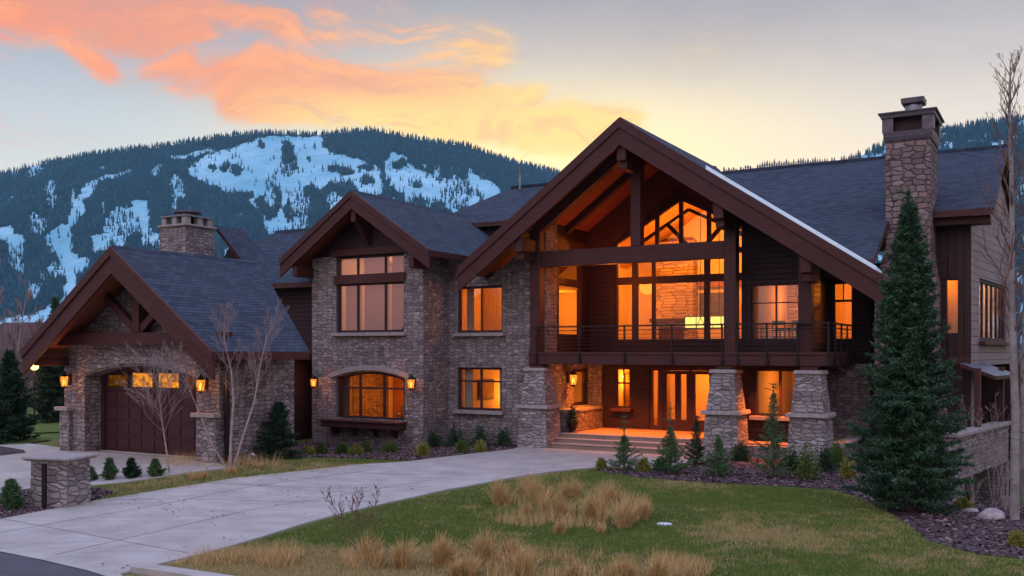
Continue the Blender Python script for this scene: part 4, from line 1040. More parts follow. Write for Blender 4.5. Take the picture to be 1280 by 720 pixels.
# garage roof
o = gable_roof('roof', -6.73, 6.36, -10.82, 3.45, -2.69, 3.40, -12.2, -6.5, t1l=-7.2, t1r=-8.55)
barge(-6.73, 6.36, -10.82, 3.45, -2.69, 3.40, -12.2, .74, .24)
MB().box(-10.35, -3.25, -11.5, -11.02, 3.60, 3.96).build('beam', 'timber', house, bevel=.02)
MB().box(-6.88, -6.58, -11.45, -11.15, 3.96, 5.9).build('king_post', 'timber', house, bevel=.02)
MB().beam((-6.8, -11.3, 4.0), (-8.15, -11.3, 5.05), .2, .22).build('strut', 'timber', house, bevel=.015)
MB().beam((-6.65, -11.3, 4.0), (-5.3, -11.3, 5.05), .2, .22).build('strut', 'timber', house, bevel=.015)
MB().box(-6.85, -6.61, -12.1, -11.0, 5.45, 5.85).build('bracket', 'timber', house, bevel=.02)
for s_ in (-10.5, -3.0): 
    MB().box(s_-.15, s_+.15, -12.0, -11.0, 2.98, 3.24).build('eave_beam', 'timber', house, bevel=.02)
MB().box(-3.72, -3.6, -10.9, -10.8, .2, 3.2).build('downspout', 'metal', house)

# ---- right wing
m = MB(); wall_y(m, 12.6, 13.9, -1.6, 8.4, 4.5, .3, [(13.12, 13.54, 3.98, 5.80)]); m.build('wall', 'siding_v', house)
window_y(13.12, 13.54, 3.98, 5.80, 4.55, fw=.04)
MB().box(12.6, 14.5, 3.8, 4.5, 7.5, 7.75).build('eave_beam', 'timber', house)
MB().box(12.5, 13.9, 4.38, 4.5, 3.0, 3.25).build('beam', 'timber', house)
# side wall, slightly splayed: own local frame with +x into depth
ang = R(6)
side = empty('side_wing', (13.9, 4.5, 0), R(90)-ang, house)
m = MB(); wall_y(m, 0, 8.0, 2.95, 8.2, 0, .3, [(1.4, 6.6, 3.78, 5.9)]); m.box(0, .5, 0, .3, -2.4, 2.949)
m.prism_y([(0, 8.2), (8.0, 8.2), (4.4, 10.6)], 0, .3)
m.build('wall', 'siding_grey', side)
window_y(1.4, 6.6, 3.78, 5.9, .06, vs=[2.4, 3.3, 4.2, 5.1, 5.9], fw=.12, parent=side, glass='glass', sill='timber', mw=.10)
MB().box(.5, 7.7, 1.2, 1.4, -2.4, 3.2).build('wall', 'frame', side); MB().box(7.7, 8.0, -.3, 1.4, -2.4, 2.949).build('wall', 'siding', side); side_ch = MB(); side_ch.prism_y([(-1.0, 7.72), (4.4, 10.45), (4.4, 10.62), (-1.0, 7.89)], -.12, -.02); side_ch.prism_y([(4.4, 10.45), (8.4, 8.2), (8.4, 8.37), (4.4, 10.62)], -.12, -.02)  # near-black inner wall paints the shade of the opening under the canopy
side_ch.build('bargeboard', 'timber', side)
# big chimney
m = MB(); m.box(11.5, 12.85, 3.0, 4.9, -1.5, 10.2)
chim = m.build('chimney', 'stone_big', house, bevel=.02)
MB().prism_y([(11.2, -1.5), (13.02, -1.5), (13.02, 5.6), (12.86, 6.5), (12.86, 6.7), (11.49, 6.7), (11.49, 6.6), (11.2, 5.6)], 2.8, 4.45).build('chimney_base', 'stone_big', chim)
m = MB(); m.frustum(12.175, 3.95, 10.201, 10.36, .70, .98, .74, 1.02)
m.build('collar', 'copper', chim, bevel=.01)
m = MB(); hx0, hy0, hx1, hy1 = .72, 1.0, .80, 1.08
m.frustum(12.175, 3.95, 10.361, 10.50, .73, 1.0, .75, 1.02); m.frustum(12.175, 3.95, 10.95, 11.08, .80, 1.08, .82, 1.1)
for sx in (-1, 1):
    for sy in (-1, 1): m.box(12.175+sx*.60-.17, 12.175+sx*.60+.17, 3.95+sy*.82-.2, 3.95+sy*.82+.2, 10.50, 10.95)
m.frustum(12.175, 3.95, 11.081, 11.12, .88, 1.16, .88, 1.16)
m.box(11.75, 12.6, 3.2, 4.7, 10.5, 10.95, 1); m.build('hood', ['copper', 'frame'], chim)
MB().lathe((12.25, 3.8, 11.12), [(.28, 0), (.26, .38)], 16).build('flue', 'metal_grey', chim)
MB().lathe((12.25, 3.8, 11.45), [(.45, .2), (.30, 0), (.48, .06), (.50, .22), (.30, .26)][1:], 4).build('flue_cap', 'copper', chim)

# low terrace on the right, parapet runs with the splayed wing
ter = empty('terrace', (13.9, 4.5, 0), R(90)-ang-R(3), house)
MB().box(-4.6, 1.7, -.75, -.45, -.25, .98).build('parapet', 'stone', ter)
MB().box(-4.7, 1.8, -.85, -.35, .981, 1.08).build('coping', 'cap', ter, bevel=.01)
MB().box(-4.5, 1.7, -.44, 1.1, -.35, -.1).build('terrace_slab', 'flag', ter)
MB().box(-4.4, 2.2, .7, .9, -2.6, -.36).build('under_shade', 'frame', ter)  # near-black sheet standing in for the shade below the terrace
MB().box(-4.7, -4.1, -.8, .5, -2.6, -.26).build('pier', 'stone', ter)
MB().box(1.4, 1.8, -.75, .5, -2.6, -.26).build('pier', 'stone', ter)
for x in (-1.6, 1.5): MB().box(x-.1, x+.1, -.65, -.5, 1.08, 2.9).build('post', 'timber', ter)
MB().slab([(-1.0, -.95, 2.65), (2.0, -.95, 2.65), (2.0, .1, 3.05), (-1.0, .1, 3.05)], .12).build('canopy', ['metal_grey', 'timber', 'timber'], ter)

# ---- interiors
m = MB(); m.box(6.98, 7.06, 4.5, 10.2, 3.45, 8.3); m.box(.92, 1.0, 4.5, 5.65, 3.45, 8.0); m.box(-.7, .92, 5.65, 5.73, 3.45, 7.2); m.box(-.7, -.62, 5.73, 10.2, 3.45, 7.2)
m.prism_y([(-.7, 3.45), (7.06, 3.45), (7.06, 8.3), (4.0, 10.3), (-.7, 7.2)], 10.2, 10.28); m.box(-.7, 7.06, 4.5, 10.2, 3.37, 3.449, 1)
m.build('interior_room', ['plaster', 'floor_in'], house)
m = MB(); m.prism_y([(-.7, 7.1), (4.0, 10.25), (4.0, 10.35), (-.8, 7.2)], 4.5, 10.2); m.prism_y([(4.0, 10.25), (6.98, 8.3), (7.1, 8.33), (4.0, 10.35)], 4.5, 10.2)
m.build('ceiling', 'ceil_in', house)
MB().box(.9, 2.7, 9.5, 10.19, 3.46, 8.2).build('fireplace', 'stone_in', house); MB().box(1.2, 2.3, 9.4, 9.499, 3.6, 4.5).build('firebox', 'dark_in', house); MB().box(.8, 2.8, 9.3, 9.499, 4.7, 4.85).build('mantel', 'dark_in', house)
MB().box(2.75, 6.9, 10.0, 10.19, 6.2, 6.45).build('interior_beam', 'floor_in', house)
MB().box(-.61, -.5, 6.6, 7.8, 3.46, 6.0).build('interior_door', 'floor_in', house)
MB().box(2.8, 4.3, 10.05, 10.19, 5.0, 5.95).build('picture', 'metal_grey', house)  # grey panel put in for a rear window showing dusk sky
MB().box(4.7, 6.6, 9.9, 10.19, 3.46, 5.4).build('bookcase', 'floor_in', house)
lamp(3.4, 7.6, 7.6, 360); lamp(.4, 8.0, 5.9, 90); lamp(6.2, 8.0, 5.0, 80)
room(-3.55, .05, .85, 5.6, 3.45, 5.98, ('plaster', 'floor_in', 'plaster'), right=False)
room(-2.0, .05, 2.0, 5.6, 5.9, 7.0, ('plaster', 'plaster', 'plaster'), right=False)
MB().box(-3.5, -2.2, 2.5, 2.6, 3.5, 6.2).build('curtain', 'curtain', house)
MB().box(-3.3, -3.0, .95, 1.0, 3.9, 6.0).build('curtain', 'curtain', house)
lamp(-1.6, 2.2, 5.5, 90)
lamp(-.9, 4.2, 5.2, 60)
lamp(-.9, 3.4, 6.5, 30)
room(-3.5, .05, .85, 6.2, -.1, 3.1, ('plaster', 'floor_in', 'plaster'), right=False)
MB().box(-3.49, -3.45, 2.0, 3.2, 1.5, 2.3).build('picture', 'dark_in', house); MB().box(-3.44, -3.42, 2.1, 3.1, 1.6, 2.2).build('picture', 'picture', house)
MB().box(-3.4, -3.05, .95, 1.05, .9, 2.8).build('curtain', 'curtain', house); MB().box(-1.85, -1.5, .95, 1.05, .9, 2.8).build('curtain', 'curtain', house)
lamp(-2.9, 4.0, 1.7, 60); lamp(-1.2, 1.9, 2.2, 34)
room(-8.85, -4.3, -.7, 4.0, 3.6, 7.15, ('plaster', 'floor_in', 'plaster'))
bl = MB(); 
for (a_, b_) in ((-7.9, -7.12), (-6.98, -5.79), (-5.65, -4.85)):
    bl.box(a_, b_, -.66, -.64, 4.2, 5.98)
    if a_ > -7.5: bl.box(a_, b_, -.66, -.64, 6.38, 7.05)
def blindm(k):
    t = k.n('ShaderNodeBsdfTranslucent', {'Color': (.8, .5, .4, 1)}); d2 = k.n('ShaderNodeBsdfDiffuse', {'Color': (.7, .5, .45, 1)})
    return k.n('ShaderNodeMixShader', {0: .5, 1: t.outputs[0], 2: d2.outputs[0]}).outputs[0]
M['blind'] = mat('roller_blind', blindm)
bl.build('blind', 'blind', house)
lamp(-6.4, 1.6, 6.6, 80, col=(1, .40, .16))
room(-12.8, -4.3, .3, 3.4, .1, 3.2, ('plaster', 'floor_in', 'floor_in'))
m = MB(); m.box(-8.93, -8.85, -.74, .3, .1, 3.2); m.box(-4.3, -4.24, -.74, .3, .1, 3.2); m.box(-8.9, -4.3, -.74, .3, 3.201, 3.26); m.build('alcove', 'plaster_dim', house)
MB().box(-5.15, -4.7, -.62, -.5, .8, 2.6).build('curtain', 'curtain', house); MB().box(-8.2, -7.75, -.62, -.5, .8, 2.6).build('curtain', 'curtain', house)
MB().box(-10.3, -9.3, 3.3, 3.39, 1.5, 2.3).build('picture', 'dark_in', house); MB().box(-10.22, -9.38, 3.27, 3.299, 1.57, 2.23).build('picture', 'picture', house)
MB().box(-8.6, -7.7, 3.3, 3.39, .2, 2.3).build('interior_door', 'floor_in', house)
lamp(-9.6, 2.2, 2.0, 110); lamp(-7.2, 2.0, 1.6, 80); lamp(-6.0, 1.2, 2.6, 40)
room(1.0, 7.3, 4.5, 10, .46, 3.0, ('plaster', 'floor_in', 'plaster'))
MB().box(3.75, 4.45, 9.9, 9.95, 1.0, 2.2).build('picture', 'dark_in', house); MB().box(3.82, 4.38, 9.87, 9.899, 1.07, 2.13).build('picture', 'plaster', house)
lamp(3.6, 8.6, 2.3, 110); lamp(1.4, 6.0, 2.3, 60); lamp(5.4, 5.8, 2.6, 80)
MB().box(1.05, 1.12, 6.0, 7.4, .5, 2.5).build('interior_door', 'floor_in', house); MB().box(4.8, 6.6, 9.2, 9.9, .47, 1.4).build('cabinet', 'dark_in', house); MB().box(2.0, 2.4, 7.2, 7.6, .47, 2.99).build('pillar', 'floor_in', house)
room(7.62, 9.12, 1.55, 6.5, 3.45, 7.0)
room(7.65, 11.4, 4.55, 8.5, 3.45, 6.2)
lamp(8.4, 4.6, 5.2, 40); lamp(10.3, 6.5, 5.6, 120)
MB().box(7.63, 9.1, 5.8, 6.0, 3.46, 6.9).build('interior_wall', 'stone_in', house)
room(7.65, 9.1, 1.95, 6.5, .46, 3.0)
lamp(8.7, 3.6, 2.2, 30); MB().box(7.9, 8.5, 6.38, 6.49, 1.3, 2.2).build('picture', 'dark_in', house)
MB().lathe(( 8.9, 3.0, 1.2), [(.05, 0), (.05, .8), (.3, .8), (.2, 1.25)], 12).build('floor_lamp', 'shade', house)
room(12.3, 13.58, 4.81, 5.6, 3.4, 6.4)
lamp(12.7, 5.2, 5.9, 30)
rm = room(1.2, 6.8, .32, 2.0, 3.2, 7.0); rm.parent = side
l = lamp(0, 0, 0, 170, col=(1, .60, .36)); l.parent = side; l.location = (4, 1.4, 6.5)
m = MB()
for i, x in enumerate((1.6, 2.6, 3.5, 4.4, 5.3)): m.box(x, x+.42, .5, .54, 3.85, 5.8)
m.build('curtain', 'curtain', side)
# porch light set in the ceiling
for s_, t_, p_ in ((2.2, 2.5, 40), (4.6, 2.4, 44), (8.5, .9, 40), (6.4, 2.0, 34), (1.1, 2.6, 18)):
    sl = bpy.data.lights.new('porch_downlight', 'SPOT'); sl.energy = p_*17; sl.color = (1, .21, .018); sl.spot_size = R(115); sl.spot_blend = .8; sl.shadow_soft_size = .06
    l = bpy.data.objects.new('porch_downlight', sl); C.objects.link(l); l.location = W(s_, t_, 2.95)
    MB().lathe((s_, t_, 3.02), [(.09, 0), (.09, .03)], 12).build('downlight', 'lamp', house)
l = lamp(2.0, 2.6, 6.0, 95, .3, (1, .20, .015))  # added lamp without a fixture, hung in the open recess to redden the soffit

# ------------------------------------------------------------------ wall lanterns and lamp post
def lantern(name, base, rz, label, group, s=1.0, power=13):
    root = empty(name, base, rz); tag(root, label, 'lantern', group)
    m = MB(); m.box(-.05*s, .05*s, -.02, 0, -.12*s, .16*s); m.tube([(0, -.01, .12*s), (0, -.10*s, .20*s), (0, -.16*s, .18*s)], .012*s, 6); m.build('bracket', 'metal', root)
    c = (0, -.16*s, 0)
    m = MB(); m.lathe(c, [(.03*s, -.20*s), (.07*s, -.17*s), (.085*s, -.15*s)], 6); m.lathe(c, [(.125*s, .10*s), (.05*s, .17*s), (.02*s, .20*s), (.02*s, .24*s)], 6)
    for q in range(6):
        a = 2*math.pi*(q+.5)/6; m.tube([(c[0]+.08*s*math.cos(a), c[1]+.08*s*math.sin(a), -.15*s), (c[0]+.11*s*math.cos(a), c[1]+.11*s*math.sin(a), .10*s)], .007*s, 4)
    m.build('cage', 'metal', root)
    MB().lathe(c, [(.078*s, -.145*s), (.106*s, .095*s)], 6).build('lamp_glass', 'lantern_glass', root)
    MB().lathe(c, [(.022*s, -.11*s), (.03*s, -.05*s), (.012*s, .03*s)], 8).build('bulb', 'lamp', root)
    l = bpy.data.lights.new('lantern_light', 'POINT'); l.energy = power*1.4; l.color = (1, .33, .06); l.shadow_soft_size = .05
    o = bpy.data.objects.new('lantern_light', l); C.objects.link(o); o.parent = root; o.location = (0, -.30*s, .0)
def hw(s, t, z): return W(s, t, z)
lantern('wall_lantern', hw(-10.28, -11.03, 2.52), -A, 'lit black lantern on the stone pier by the outer side of the garage door', 'garage wall lanterns', 1.25)
lantern('wall_lantern', hw(-4.28, -11.03, 2.50), -A, 'lit black lantern on the garage pier nearest the bare trees', 'garage wall lanterns', 1.25)
lantern('wall_lantern', hw(-9.0, -1.12, 2.22), -A, 'lit lantern on the corner side of the arched window', 'arched window lanterns', 1.15)
lantern('wall_lantern', hw(-4.28, -1.12, 2.26), -A, 'lit lantern between the arched window and the block corner', 'arched window lanterns', 1.3)
lantern('wall_lantern', hw(.38, 2.2, 2.40), R(90)-A, 'glowing lantern on the porch side wall by the entry steps', None, 1.5, 22)
x, y, _ = at(43, 44, 457)
root = empty('lamp_post', (x, y, float(g(x, y)))); tag(root, 'distant lit lantern on a thin dark pole beyond the garage', 'lamp post')
zt = H+(HZ-457)/F*y-float(g(x, y))
MB().tube([(0, 0, 0), (0, 0, zt-.2)], .035, 8).build('pole', 'metal', root)
MB().lathe((0, 0, zt-.2), [(.08, 0), (.17, .08), (.2, .36)], 8).build('lamp_glass', 'lamp', root); MB().lathe((0, 0, zt+.17), [(.26, 0), (.05, .16)], 8).build('cap', 'metal', root)
l = bpy.data.lights.new('post_light', 'POINT'); l.energy = 60; l.color = (1, .4, .08); l.shadow_soft_size = .1; o = bpy.data.objects.new('post_light', l); C.objects.link(o); o.parent = root; o.location = (0, -.5, zt-.1)

# chandelier in the great room
ch = empty('chandelier', W(4.55, 6.3, 4.35), -A); tag(ch, 'long box shaped yellow glowing chandelier hanging behind the tall windows', 'chandelier')
MB().box(-.95, .95, -.22, .22, 0, .42).build('lamp_shade', 'chandelier', ch)
m = MB()
for x in (-.96, -.5, 0, .5, .96): m.box(x-.012, x+.012, -.24, -.221, -.02, .46)
m.box(-.97, .97, -.24, -.221, -.03, 0); m.box(-.97, .97, -.24, -.221, .42, .45); m.beam((-.5, -.235, 0), (-.3, -.235, .42), .015, .02); m.beam((-.1, -.235, .42), (.2, -.235, 0), .015, .02); m.beam((-.35, -.235, .42), (-.1, -.235, 0), .015, .02)
m.build('frame', 'metal', ch)
m = MB(); m.tube([(-.4, 0, .45), (-.4, 0, 4.3)], .015, 5); m.tube([(.35, 0, .45), (.35, 0, 4.3)], .015, 5); m.build('rod', 'metal', ch)

# furniture seen through the windows
def armchair(loc, rz, label):
    r_ = empty('armchair', loc, rz); tag(r_, label, 'chair')
    MB().box(-.35, .35, -.35, .35, .25, .5).build('seat', 'fabric', r_, bevel=.05)
    MB().box(-.35, .35, .25, .42, .45, 1.1).build('backrest', 'fabric', r_, bevel=.05)
    for sx in (-1, 1): MB().box(sx*.42-.07, sx*.42+.07, -.35, .4, .25, .75).build('armrest', 'fabric', r_, bevel=.03)
    for sx in (-1, 1):
        for sy in (-1, 1): MB().box(sx*.35-.03, sx*.35+.03, sy*.3-.03, sy*.3+.03, 0, .249).build('leg', 'dark_in', r_)
armchair(W(-6.2, 1.2, .18), -A+.6, 'upholstered armchair inside the arched window')
armchair(W(-2.3, 2.0, -.05+.0), -A+2.5, 'upholstered armchair inside the lower window beside the porch column')
def side_table(loc, label):
    r_ = empty('side_table', loc, -A); tag(r_, label, 'table')
    MB().box(-.3, .3, -.3, .3, .55, .6).build('tabletop', 'dark_in', r_)
    for sx in (-1, 1):
        for sy in (-1, 1): MB().box(sx*.26-.02, sx*.26+.02, sy*.26-.02, sy*.26+.02, 0, .549).build('leg', 'dark_in', r_)
side_table(W(-5.3, 2.2, .18), 'small dark table inside the arched window')
def bistro(loc, rz, label):
    r_ = empty('dining_chair', loc, rz); tag(r_, label, 'chair', 'deck room dining chairs')
    MB().box(-.22, .22, -.22, .22, .43, .47).build('seat', 'dark_in', r_)
    m = MB(); m.box(-.22, -.18, .18, .22, .47, 1.0); m.box(.18, .22, .18, .22, .47, 1.0); m.box(-.18, .18, .19, .21, .85, 1.0); m.box(-.18, .18, .19, .21, .65, .7); m.build('backrest', 'dark_in', r_)
    for sx in (-1, 1):
        for sy in (-1, 1): MB().box(sx*.2-.02, sx*.2+.02, sy*.2-.02, sy*.2+.02, 0, .43).build('leg', 'dark_in', r_)
bistro(W(8.25, 2.3, 3.45), -A+.3, 'dark chair behind the pink reflecting window, nearer the timber post in mid facade')
bistro(W(8.85, 2.4, 3.45), -A-2.8, 'dark chair behind the pink reflecting window, nearer the tall narrow window')
r_ = empty('dining_table', W(8.5, 3.4, 3.45), -A); tag(r_, 'dark table behind the pink reflecting window', 'table')
MB().box(-.5, .5, -.4, .4, .70, .75).build('tabletop', 'dark_in', r_)
for sx in (-1, 1):
    for sy in (-1, 1): MB().box(sx*.42-.03, sx*.42+.03, sy*.33-.03, sy*.33+.03, 0, .699).build('leg', 'dark_in', r_)

# ------------------------------------------------------------------ stone address pillar
px_, py_ = P(76, 632)
pil = empty('stone_pillar', (px_, py_, float(g(px_, py_))), R(-14)); tag(pil, 'low stone pillar with flat cap standing in mulch by the driveway', 'pillar')
MB().frustum(0, 0, -.1, 1.02, .48, .40, .46, .38).build('shaft', 'stone_light', pil, bevel=.02)
m = MB(); m.frustum(0, 0, 1.021, 1.07, .52, .44, .60, .50); m.frustum(0, 0, 1.071, 1.12, .62, .52, .60, .50); m.build('cap', 'cap', pil, bevel=.012)
MB().box(.0, .08, -.60, -.52, -.05, 1.0).build('post', 'metal', pil, bevel=.006)
# ground spotlight
sx_, sy_ = P(317, 576)
sp = empty('ground_spotlight', (sx_, sy_, float(g(sx_, sy_)))); tag(sp, 'small pale ground spotlight on the lawn by the bare trees', 'light')
MB().tube([(0, 0, 0), (0, 0, .12)], .015, 6).build('stake', 'metal', sp); MB().tube([(0, .05, .14), (0, -.08, .2)], .045, 8).build('lamp_head', 'white', sp)
# sapling stake, meter box
x, y = P(552, 556); y += 1.0; x = (552-640)/1200*y
tag(MB().tube([(x, y, -.2), (x, y, 1.25)], .035, 6).build('plant_stake', 'bark_pale'), 'pale wooden stake in the mulch bed before the stone wall', 'stake')
# porch planter by the steps
pt = empty('porch_planter', W(1.05, 1.25, .45)); tag(pt, 'dark urn planter with evergreen on the porch by the lantern', 'planter')
MB().lathe((0, 0, 0), [(.14, 0), (.16, .05), (.11, .1), (.22, .36), (.25, .42), (.2, .42)], 14).build('pot', 'metal', pt)

# ------------------------------------------------------------------ foliage generators
def needles(C_, D_, ln, wd, rng, spread=.6):
    """triangles at points C_, roughly along directions D_"""
    n = len(C_); d_ = D_+rng.normal(0, spread, (n, 3)); d_ /= np.linalg.norm(d_, axis=1)[:, None]+1e-9
    r_ = rng.normal(0, 1, (n, 3)); sd = np.cross(d_, r_); sd /= np.linalg.norm(sd, axis=1)[:, None]+1e-9
    L_ = (ln*rng.uniform(.6, 1.3, n))[:, None]; w_ = (wd*rng.uniform(.7, 1.3, n))[:, None]
    return np.stack([C_-sd*w_, C_+sd*w_, C_+d_*L_], 1)
def spruce_mesh(h, r, nb, seed, ln=.085, wd=.016, tw=10, per=11, leader=.0, z0=.02, droop=.25, power=.85, bare=0.0, wob=.45):
    rng = np.random.RandomState(seed); Cs = []; Ds = []
    hb = h*(1-leader)
    for b in range(nb):
        f = (b+rng.rand())/nb; f = f**.92
        z = h*z0+(hb-h*z0)*f; L = r*((1-f)**power)*(1-wob+wob*1.6*rng.rand())+.03*h*.3
        if f < .08: L *= .8+f*2.5
        az = b*2.39996+rng.normal(0, .3); el = -droop+ (droop+.75)*f**1.4+rng.normal(0, .08)
        ca_, sa_ = math.cos(az), math.sin(az); nt = max(3, int(tw*L/r*1.25)+2)
        for t in np.linspace(.16, 1, nt):
            p = np.array([ca_*L*t*math.cos(el), sa_*L*t*math.cos(el), z+L*t*math.sin(el)+.16*L*t*t*(1-f)])
            tl = (1-t)*.30*L+.04+.02*h/7
            for sg in (-1, 0, 1):
                aa = az+sg*rng.uniform(.6, 1.15); dd = np.array([math.cos(aa), math.sin(aa), rng.normal(-.08, .18)])
                k_ = max(2, int(per*(.35+tl/(.42*r+.05)))) if sg else max(2, per//2)
                q = rng.rand(k_)[:, None]*tl
                Cs.append(p+dd*q+rng.normal(0, .012, (k_, 3))); Ds.append(np.repeat(dd[None], k_, 0))
    if leader:
        k_ = int(60*h); q = rng.rand(k_); z = hb*.8+(h-hb*.8)*q; a = rng.uniform(0, 6.28, k_); rr = .03+.10*r*(1-q)
        Cs.append(np.stack([np.cos(a)*rr*.3, np.sin(a)*rr*.3, z], 1)); Ds.append(np.stack([np.cos(a), np.sin(a), .5+0*a], 1))
        for w_ in range(3):
            zz = hb+(h-hb)*(.25+.25*w_)
            for b in range(6):
                az = rng.uniform(0, 6.28); L = r*.42*(1-.25*w_); q = np.linspace(0, L, 9)[:, None]; dd = np.array([math.cos(az), math.sin(az), .35]); Cs.append(np.array([0, 0, zz])+dd*q); Ds.append(np.repeat(dd[None], 9, 0))
    Cc = np.concatenate(Cs); Dd = np.concatenate(Ds)
    V = needles(Cc, Dd, ln, wd, rng); return V.reshape(-1, 3)
def tree_root(name, x, y, label, cat, group=None, dz=0):
    r_ = empty(name, (x, y, float(g(x, y))+dz)); tag(r_, label, cat, group); return r_
def add_spruce(x, y, h, r, nb, seed, label, name='spruce_tree', cat='tree', group=None, mname='spruce', **kw):
    root = tree_root(name, x, y, label, cat, group)
    V = spruce_mesh(h, r, nb, seed, **kw); tri_mesh('crown', V, np.arange(len(V)).reshape(-1, 3), mname, root)
    MB().tube([(0, 0, -.1), (0, 0, h*.5), (0, 0, h*.97)], [h*.014+.01, h*.009+.005, .004], 7).build('trunk', 'bark', root)
    return root
def upright(u, vb, vt):   # world x, y, height of a plant from its base and top in the view
    x, y = P(u, vb); return x, y, (vb-vt)/F*y
x, y, h = upright(1136, 638, 238)
add_spruce(x, y, h, 1.10, 600, 1, 'tall dense dark spruce in front of the big stone chimney', per=12, tw=13, ln=.085, wd=.015, power=.78, droop=.10, wob=.5, leader=.05)
yg = 'young conifers along the porch mulch bed'
for u, vb, vt, hwid, mn, lab, ld, seed in (
    (780, 588, 514, 18, 'spruce_green', 'young spruce with bare thin leader standing before the middle of the entry steps', .42, 21),
    (838, 593, 503, 19, 'spruce_green', 'young spruce with thin leader just before the first pale shrub by the entry doors', .36, 22),
    (871, 582, 520, 13, 'spruce_dark', 'narrow dark young conifer tight against the middle stone column', .1, 23),
    (898, 596, 543, 20, 'spruce_green', 'broad low young spruce at the foot of the middle stone column', .12, 24),
    (967, 597, 478, 22, 'spruce_green', 'tallest young spruce, loose and open, between two stone columns', .12, 25)):
    x, y, h = upright(u, vb, vt)
    add_spruce(x, y, h, hwid*1.15*y/F, 62 if h < 2 else 95, seed, lab, 'young_spruce', 'tree', yg, mn, ln=.05, wd=.009, per=9, tw=8, leader=ld, power=1.0, droop=-.15, wob=.75)
gg = 'dwarf conifers in the strip before the garage'
for i, (u, vb, vt, hwid) in enumerate(((113, 601, 584, 7), (137, 600, 573, 10), (164, 598, 573, 9), (194, 596, 574, 9))):
    x, y, h = upright(u, vb, vt)
    add_spruce(x, y, h, hwid*y/F, 60, 40+i, ('smallest dwarf conifer nearest the stone pillar', 'widest dwarf conifer, second from the stone pillar', 'dwarf conifer third from the stone pillar', 'dwarf conifer nearest the thin bare tree')[i], 'dwarf_conifer', 'shrub', gg, 'spruce_green' if i != 2 else 'spruce_dark', ln=.06, wd=.010, per=8, tw=6, power=1.0, droop=-.4, wob=.8)
x, y, h = upright(14, 638, 600); add_spruce(x, y, h, .26, 60, 50, 'small yellowish conifer in the mulch beside the stone pillar', 'dwarf_conifer', 'shrub', None, 'spruce_green', ln=.08, wd=.012, per=7, tw=6, power=.8, droop=-.3)
x, y, h = upright(512, 563, 541); add_spruce(x, y+2, h, .3, 60, 51, 'small conical evergreen at the corner of the arched window block', 'dwarf_conifer', 'shrub', None, 'spruce_dark', ln=.07, wd=.014, per=8, tw=6)
x, y, h = upright(340, 577, 505); add_spruce(x, y+.8, h, .7, 100, 52, 'dark spruce in the shaded corner beside the garage', 'spruce_tree', 'tree', None, 'spruce_dark', ln=.09, wd=.016, per=8, tw=9)
# left background spruces
x, y, h = upright(12, 553, 440); add_spruce(x, y, h, 1.0, 190, 53, 'green spruce in the side lawn at the edge of the garage apron', 'spruce_tree', 'tree', None, 'spruce_dark', ln=.13, wd=.022, per=8, tw=9)
x, y = at(66, 46, 500)[:2]; add_spruce(x, y, 4.4, 1.3, 170, 54, 'dark spruce behind the garage corner under the eave', 'spruce_tree', 'tree', None, 'spruce_dark', ln=.16, wd=.03, per=8, tw=9)
x, y = at(70, 60, 500)[:2]; add_spruce(x, y, 6.8, 1.4, 170, 55, 'pale topped spruce rising behind the garage rake', 'spruce_tree', 'tree', None, 'spruce', ln=.2, wd=.03, per=7, tw=8)
x, y = at(-45, 52, 500)[:2]; add_spruce(x, y, 6.5, 1.6, 170, 56, 'dark spruce beyond the side meadow fence', 'spruce_tree', 'tree', None, 'spruce_dark', ln=.2, wd=.03, per=7, tw=8)

def bush_mesh(r, h, n, seed, ln=.06, wd=.018, up=.4):
    rng = np.random.RandomState(seed); a = rng.uniform(0, 6.28, n); q = rng.uniform(.1, 1, n)**.5; el = rng.uniform(0, 1.5, n)
    lump = 1+.22*np.sin(a*3+seed)+.15*np.sin(a*5+el*4)
    d_ = np.stack([np.cos(a)*np.cos(el), np.sin(a)*np.cos(el), np.sin(el)], 1); c = d_*np.stack([r*lump, r*lump, h*lump], 1)*q[:, None]
    return needles(c, d_+np.array([0, 0, up]), ln, wd, rng, .55).reshape(-1, 3)
def bush(name, u, vb, vt, hwid, mn, label, group, seed, n=1500, dy=0.0, cat='shrub', **kw):
    x, y = P(u, vb); x *= (y+dy)/y; hh = (vb-vt)/F*(y); y += dy
    V = bush_mesh(hwid*y/F, hh, n, seed, **kw)
    o = tri_mesh(name, V, np.arange(len(V)).reshape(-1, 3), mn, None, (x, y, float(g(x, y)))); tag(o, label, cat, group)
mg = 'low shrubs in the bed along the stone walls'
mids = [(384, 570, 560, 9, 'shrub_yellow', 'yellow green tuft nearest the dark corner by the garage', 0), (401, 569, 557, 9, 'shrub', 'green mound directly beneath the lantern left of the arched window', .4), (428, 568, 556, 10, 'shrub', 'mound under the end of the window box nearest the garage', .3),
        (444, 569, 558, 9, 'shrub_yellow', 'yellowish mound second from the end beneath the window box', 0), (458, 567, 554, 10, 'shrub', 'rounder green mound under the middle of the window box', .5), (487, 567, 554, 12, 'shrub', 'wide mound under the porch end of the window box', .4),
        (529, 570, 556, 10, 'shrub_yellow', 'yellow green mound just past the block corner', 0), (543, 563, 545, 12, 'shrub_dark', 'dark bushy shrub left of the wooden stake', 1.4), (569, 562, 540, 14, 'shrub_dark', 'dark tall shrub just right of the wooden stake', 1.5), (577, 567, 553, 9, 'shrub', 'small bright mound before the lower setback window', .3),
        (600, 562, 538, 14, 'shrub_dark', 'tallest dark shrub under the lower setback window', 1.2), (601, 566, 553, 9, 'shrub_yellow', 'bright mound before the tallest dark shrub', .1), (628, 561, 541, 13, 'shrub_dark', 'dark shrub nearest the first stone column', .9)]
